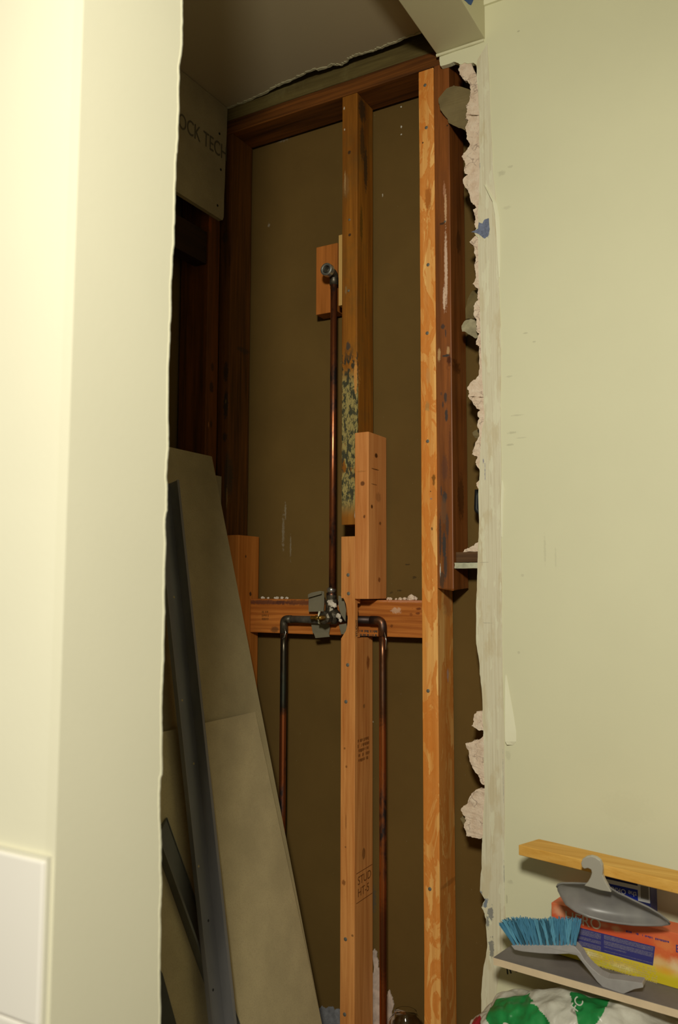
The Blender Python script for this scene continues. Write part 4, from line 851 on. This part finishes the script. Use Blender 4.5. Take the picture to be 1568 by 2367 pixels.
link('side_print', prism(BM(), [(0, 0), (1, 0), (1, 1), (0, 1)], lambda a, b, s: onbox(-.0004+.0003*s, .004+b*(hB-.008), -(.002+a*(dpB-.004))), 0), plain('dark_blue_side', (.03, .025, .05, 1), .4), bx)
# blue and white tape carton on top of it, upside down
sT = [s_ for s_ in (.10,)][0]
zt0 = zsh+hB+.001
n3 = Vector((nB.x, nB.y, 0))
def bp2(px, py, o_=-.012):
    d = ray(px, py); p0 = c0_-n3*o_; return CAM+d*(((p0-CAM).dot(n3))/d.dot(n3))
t0_, t1_ = bp2(1385, 2060), bp2(1505, 2090)
sA = (Vector((t0_.x-c0_.x, t0_.y-c0_.y))).dot(dB); sB_ = (Vector((t1_.x-c0_.x, t1_.y-c0_.y))).dot(dB); hT = bp2(1440, 2030).z-zt0
bb_ = empty('tape_carton', onbox((sA+sB_)/2, hB+.001, -.012), 'blue and white carton lying upside down between the orange box and the pine board', 'box')
def tb(s, h, o_): return onbox(s, hB+.001+h, o_)
def slab(parent, s0, s1, h0, h1, o0, o1, mat, name):
    bm = BM(); V = [bm.verts.new(tb(s, h, o_)) for o_ in (o0, o1) for (s, h) in ((s0, h0), (s1, h0), (s1, h1), (s0, h1))]
    for f in ((0, 1, 2, 3), (7, 6, 5, 4), (0, 4, 5, 1), (1, 5, 6, 2), (2, 6, 7, 3), (3, 7, 4, 0)): bm.faces.new([V[i] for i in f])
    return link(name, bm, mat, parent)
dB2 = min(.034, dpB-.014)
print('tape carton', sA, sB_, hT)
slab(bb_, sA, sB_, 0, hT, -.012, -.012-dB2, plain('navy_card', (.015, .02, .09, 1), .4), 'carton')
hz = lambda px, py: bp2(px, py).z-zt0
slab(bb_, sA, sB_-.022, hz(1440, 2074), hz(1440, 2049), -.0116, -.0122, plain('bright_blue_print', (.012, .03, .34, 1), .35), 'blue_label')
slab(bb_, sA, sB_-.022, hz(1440, 2049), hz(1440, 2040), -.0115, -.0122, plain('white_print', (.55, .58, .62, 1), .4), 'white_band')
slab(bb_, sB_-.022, sB_-.001, hz(1490, 2085), hz(1490, 2046), -.0114, -.0122, plain('white_label_print', (.52, .54, .56, 1), .4), 'barcode_label')
slab(bb_, sB_-.017, sB_-.003, hz(1490, 2078), hz(1490, 2048), -.0112, -.0122, plain('barcode_grey', (.18, .18, .17, 1), .5, nsc=0), 'barcode')
rotBU = (rotB.to_matrix() @ Matrix.Rotation(math.pi, 3, 'Z')).to_euler()
lettering(bb_, 'the ORIGINAL', tb(sB_-.024, hz(1440, 2055), -.0110), .012, rotBU, plain('white_ink', (.62, .66, .72, 1), .5))
# dustpan standing on the orange box
M_dp = NT('translucent_grey_plastic', .35, .45); M_dp.b.inputs['Transmission Weight'].default_value = .25; M_dp.b.inputs['Alpha'].default_value = .86
M_dp = M_dp.out(M_dp.ramp(M_dp.noise(M_dp.tc, 22, 3), [(.3, (.25, .245, .24, 1)), (.7, (.36, .35, .33, 1))]))
XDP = -.216
dpn = empty('dustpan', tuple(onbox(.10, hB, .004)), 'translucent grey plastic dustpan with a hooked handle, propped on the orange box', 'dustpan')
rim = [(1288, 2050), (1291, 2044), (1300, 2041), (1325, 2041), (1357, 2042), (1374, 2036), (1392, 2036), (1408, 2050), (1430, 2064), (1448, 2072), (1470, 2083), (1500, 2097), (1525, 2112), (1545, 2128), (1549, 2135)]
bot = [(1549, 2138), (1530, 2141), (1500, 2141), (1465, 2140), (1430, 2136), (1395, 2130), (1360, 2121), (1330, 2108), (1308, 2092), (1296, 2072), (1290, 2060)]
def dpx(py): return XDP+(py-1978)/163*.058
def dp(px, py, off=0): return PX(px, py, dpx(py))
ol = [dp(a, b) for a, b in rim+bot]; cxx = sum(p.x for p in ol)/len(ol); cyy = sum(p.y for p in ol)/len(ol); czz = sum(p.z for p in ol)/len(ol)
bm = BM(); rings = []
for k, (s_, dx) in enumerate(((1, 0.), (.93, .004), (.82, .013), (.6, .021), (.3, .025))):
    rings.append([bm.verts.new((p.x*s_+cxx*(1-s_)+dx, cyy+(p.y-cyy)*s_, czz+(p.z-czz)*s_)) for p in ol])
for A_, B2 in zip(rings, rings[1:]):
    n = len(A_)
    for i in range(n): bm.faces.new((A_[i], A_[(i+1) % n], B2[(i+1) % n], B2[i]))
bm.faces.new(rings[-1])
pan = link('pan', bm, M_dp, dpn, smooth=True); md = pan.modifiers.new('thick', 'SOLIDIFY'); md.thickness = .0018; md.offset = 0
bm = BM(); tube(bm, [p+Vector((-.0005, 0, 0)) for p in ol[:15]], .0016, 8); link('rim', bm, M_dp, dpn, smooth=True)
hp = [(1357, 2044, 5), (1362, 2036, 10), (1384, 2040, 0)]
hnd = [(1352, 2046), (1360, 2038), (1367, 2026), (1370, 2016), (1368, 2008), (1361, 2005), (1352, 2007), (1347, 2002), (1345, 1994), (1348, 1985), (1357, 1979), (1368, 1977), (1380, 1980), (1390, 1987), (1395, 1998), (1396, 2008), (1395, 2020), (1401, 2034), (1410, 2050), (1416, 2060), (1390, 2056)]
P = [dp(a, b) for a, b in hnd]
bm = BM(); zt_, zl_ = dp(1368, 1978).z, dp(1400, 2056).z
prism(bm, [(p.y, p.z) for p in P], lambda a, b, s: (dpx(1978)+(zt_-b)/(zt_-zl_)*(dpx(2056)-dpx(1978))-.006+.011*s, a, b), 0)
hd_ = link('handle', bm, NT('milky_grey_plastic', .4, .4).out((.50, .48, .41, 1)), dpn); mdd = hd_.modifiers.new('round', 'BEVEL'); mdd.width = .003; mdd.segments = 3; mdd.limit_method = 'ANGLE'; mdd.angle_limit = R(50)
# hand brush
XBr = a0.x+.012
br = empty('hand_brush', (XBr, PX(1260, 2200, XBr).y, zsh), 'grey hand brush with upturned blue bristles lying on the lower shelf', 'brush')
M_gp = plain('grey_plastic', (.36, .345, .335, 1), .45, .35, nsc=60, namp=.08)
zb_ = zsh+.004
pL, pR = PX(1186, 2190, XBr), PX(1345, 2196, XBr)
body = [(1184, 2183), (1200, 2181), (1250, 2182), (1300, 2183), (1318, 2180), (1332, 2186), (1345, 2200), (1355, 2216), (1372, 2232), (1392, 2246), (1410, 2252), (1440, 2252), (1494, 2254), (1496, 2264), (1475, 2270), (1450, 2283), (1432, 2284), (1405, 2278), (1385, 2262), (1368, 2242), (1350, 2222), (1336, 2206), (1318, 2202), (1290, 2203), (1250, 2201), (1210, 2197), (1192, 2193)]
P = [PX(a, b, XBr-.012) for a, b in body]
bm = BM(); dy = lambda y: max(0., (PX(1345, 2200, XBr).y-y))*.25
prism(bm, [(p.y, p.z) for p in P], lambda a, b, s: (XBr-.018+.024*s-dy(a), a, b), 0)
hb_ = link('handle_block', bm, M_gp, br); mdd = hb_.modifiers.new('round', 'BEVEL'); mdd.width = .0035; mdd.segments = 3; mdd.limit_method = 'ANGLE'; mdd.angle_limit = R(40)
rb = random.Random(9)
mbr = NT('blue_bristle', .45, .4)
M_br = [plain('blue_bristle_%s' % n_, c_, .45, .4) for n_, c_ in (('light', (.13, .38, .54, 1)), ('mid', (.08, .26, .41, 1)), ('dark', (.04, .13, .20, 1)))]
def tuft_top(t):  # image x of the tuft top for base fraction t
    return 1160+t*176
for row in range(3):
    for k in range(19):
        t = k/18.
        bs = PX(1190+t*140, 2184, XBr-.016+row*.008)
        tp_ = PX(tuft_top(t)+rb.uniform(-2, 2), 2121+rb.uniform(0, 6)+(10 if k == 0 else 0), XBr-.020+row*.013)
        bm = BM()
        for j in range(12):
            a = bs+Vector((rb.uniform(-.0018, .0018), rb.uniform(-.0016, .0016), 0)); b = tp_+Vector((rb.uniform(-.006, .006), rb.uniform(-.0058, .0058), rb.uniform(-.004, .002)))
            m_ = (a*.5+b*.5)+Vector((rb.uniform(-.001, .001), rb.uniform(-.0015, .0015), 0))
            tube(bm, [a, m_, b], [.0011, .0011, .0007], 4)
        link('bristle_tuft', bm, M_br[rb.choice((0, 0, 1, 1, 1, 2))], br)
# plastic bags under the shelf
M_bag = NT('white_plastic_bag', .3, .45); bf = M_bag.noise(M_bag.tc, 26, 4)
gg = M_bag.ramp(M_bag.noise(M_bag.map([10, 9, 13], (2.2, .4, .8)), 1, 2), [(.50, 0.), (.53, 1.)])
M_bag.bump(M_bag.noise(M_bag.tc, 55, 4), .5, .004); M_bagm = M_bag.out(M_bag.ramp(bf, [(.3, (.52, .51, .44, 1)), (.7, (.66, .65, .56, 1))]))
M_green = plain('green_print', (.02, .24, .06, 1), .35, nsc=40, namp=.2); M_red = plain('red_print', (.33, .02, .03, 1), .4)
def inside(y, z, P):
    c = False
    for (a, b), (a2, b2) in zip(P, P[1:]+P[:1]):
        if (b > z) != (b2 > z) and y < (a2-a)*(z-b)/(b2-b)+a: c = not c
    return c
def bag(px0, px1, ztop, zbot, X, depth, label, seed, mats, prints=(), nu=30, nv=16):
    """crumpled sack between two image columns; printed areas are faces of the skin with their own ink"""
    y1, y0 = PX(px0, 2330, X).y, PX(px1, 2330, X).y
    bm = BM(); G = []
    for i in range(nu+1):
        row = []
        for j in range(nv*2):
            t = 2*math.pi*j/(nv*2); u = i/nu
            yy = y0+(y1-y0)*u; end = math.sin(math.pi*min(max(u, .03), .97))**.35
            h = (ztop(u)-zbot)/2*end; zc_ = zbot+(ztop(u)-zbot)/2
            ct = math.copysign(abs(math.cos(t))**.6, math.cos(t)); st = math.copysign(abs(math.sin(t))**.8, math.sin(t))
            p = Vector((X+depth/2-ct*depth/2*end, yy, zc_+st*h))
            p += noise.noise_vector(p*22+Vector((seed, 0, 0)))*.009+noise.noise_vector(p*60+Vector((seed, 5, 0)))*.004
            p.z = max(p.z, zbot); p.x = min(p.x, -.017); row.append(bm.verts.new(p))
        G.append(row)
    n = nv*2
    PP = [(WP(pl, X+.05), k_) for pl, k_ in prints]
    for A_, B2 in zip(G, G[1:]):
        for k_ in range(n):
            f = bm.faces.new((A_[k_], A_[(k_+1) % n], B2[(k_+1) % n], B2[k_])); c_ = f.calc_center_median()
            if c_.x < X+depth*.5:
                for P_, m_ in PP:
                    if inside(c_.y, c_.z, P_): f.material_index = m_
    bm.faces.new(G[0][::-1]); bm.faces.new(G[-1])
    r_ = empty('plastic_bag', (X+depth/2, (y0+y1)/2, zbot), label, 'bag')
    link('bag_skin', bm, mats, r_, smooth=True); return r_
bt_ = link('bag_stool', board(-.235, -.02, .08, .60, .20, .22, ax='y', seed=97), M_pine, None, (-.1, .4, .20)); tag(bt_, 'low board under the bags below the lower shelf', 'shelf')
for i_, (yy_, xx_) in enumerate(((.12, -.21), (.12, -.04), (.56, -.21), (.56, -.04))):
    link('leg', box(BM(), xx_-.01, xx_+.01, yy_-.01, yy_+.01, 0, .1995), M_pine, bt_)
XBG = -.215
zb2 = PX(1150, 2262, XBG+.06).z; print('bag top', zb2)
bag1 = bag(1056, 1660, lambda u: zb2-.004+.008*math.sin(u*5)-.03*max(0, u-.9)/.1-.012*max(0, u-.8), .2215, XBG, .16, 'crumpled white shopping bag with green print under the lower shelf', 3, [M_bagm, M_green, M_red], [
    ([(1312, 2279), (1350, 2286), (1398, 2300), (1402, 2330), (1385, 2352), (1350, 2350), (1335, 2325), (1310, 2310)], 1),
    ([(1088, 2330), (1110, 2318), (1150, 2306), (1200, 2310), (1250, 2322), (1330, 2367), (1400, 2420), (1200, 2420), (1130, 2350)], 1),
    ([(1088, 2358), (1105, 2354), (1120, 2362), (1124, 2400), (1085, 2400)], 2)], 320, 100)
lettering(bag1, 'FC', (XBG-.009, PX(1338, 2335, XBG).y, PX(1338, 2335, XBG).z), .020, rot_in(ROTW, 60), plain('bag_white_ink', (.62, .62, .54, 1), .5))
lettering(bag1, 'ast c', (XBG-.011, PX(1162, 2380, XBG).y, PX(1162, 2380, XBG).z), .045, rot_in(ROTW, -12), plain('bag_cream_ink', (.66, .64, .52, 1), .5))
# small dark cable ties hanging under the lower shelf
bm = BM()
for a, b, c_, d_ in ((1172, 2232, 1174, 2252), (1177, 2233, 1182, 2250), (1183, 2236, 1196, 2246)):
    tube(bm, [PX(a, b, -.06), PX(c_, d_, -.062)], .0014, 6)
o = link('wire_bundle', bm, plain('dark_wire', (.02, .03, .03, 1), .5), None, PX(1175, 2240, -.06)); tag(o, 'short dark wires hanging under the left end of the lower shelf', 'wire')
# blue masking tape on the bulkhead
tp3 = [PY(a, b, YF) for a, b in ((1068, -4), (1096, -4), (1092, 6), (1089, 12), (1084, 10), (1078, 4))]
bm = BM(); prism(bm, [(p.x, p.z) for p in tp3], lambda a, b, s: (a, YF-.0006+.0006*s, b), 0)
o = link('masking_tape', bm, plain('blue_tape', (.03, .09, .30, 1), .6), None, tp3[0]); tag(o, 'torn blue masking tape on the bulkhead above the opening', 'tape')
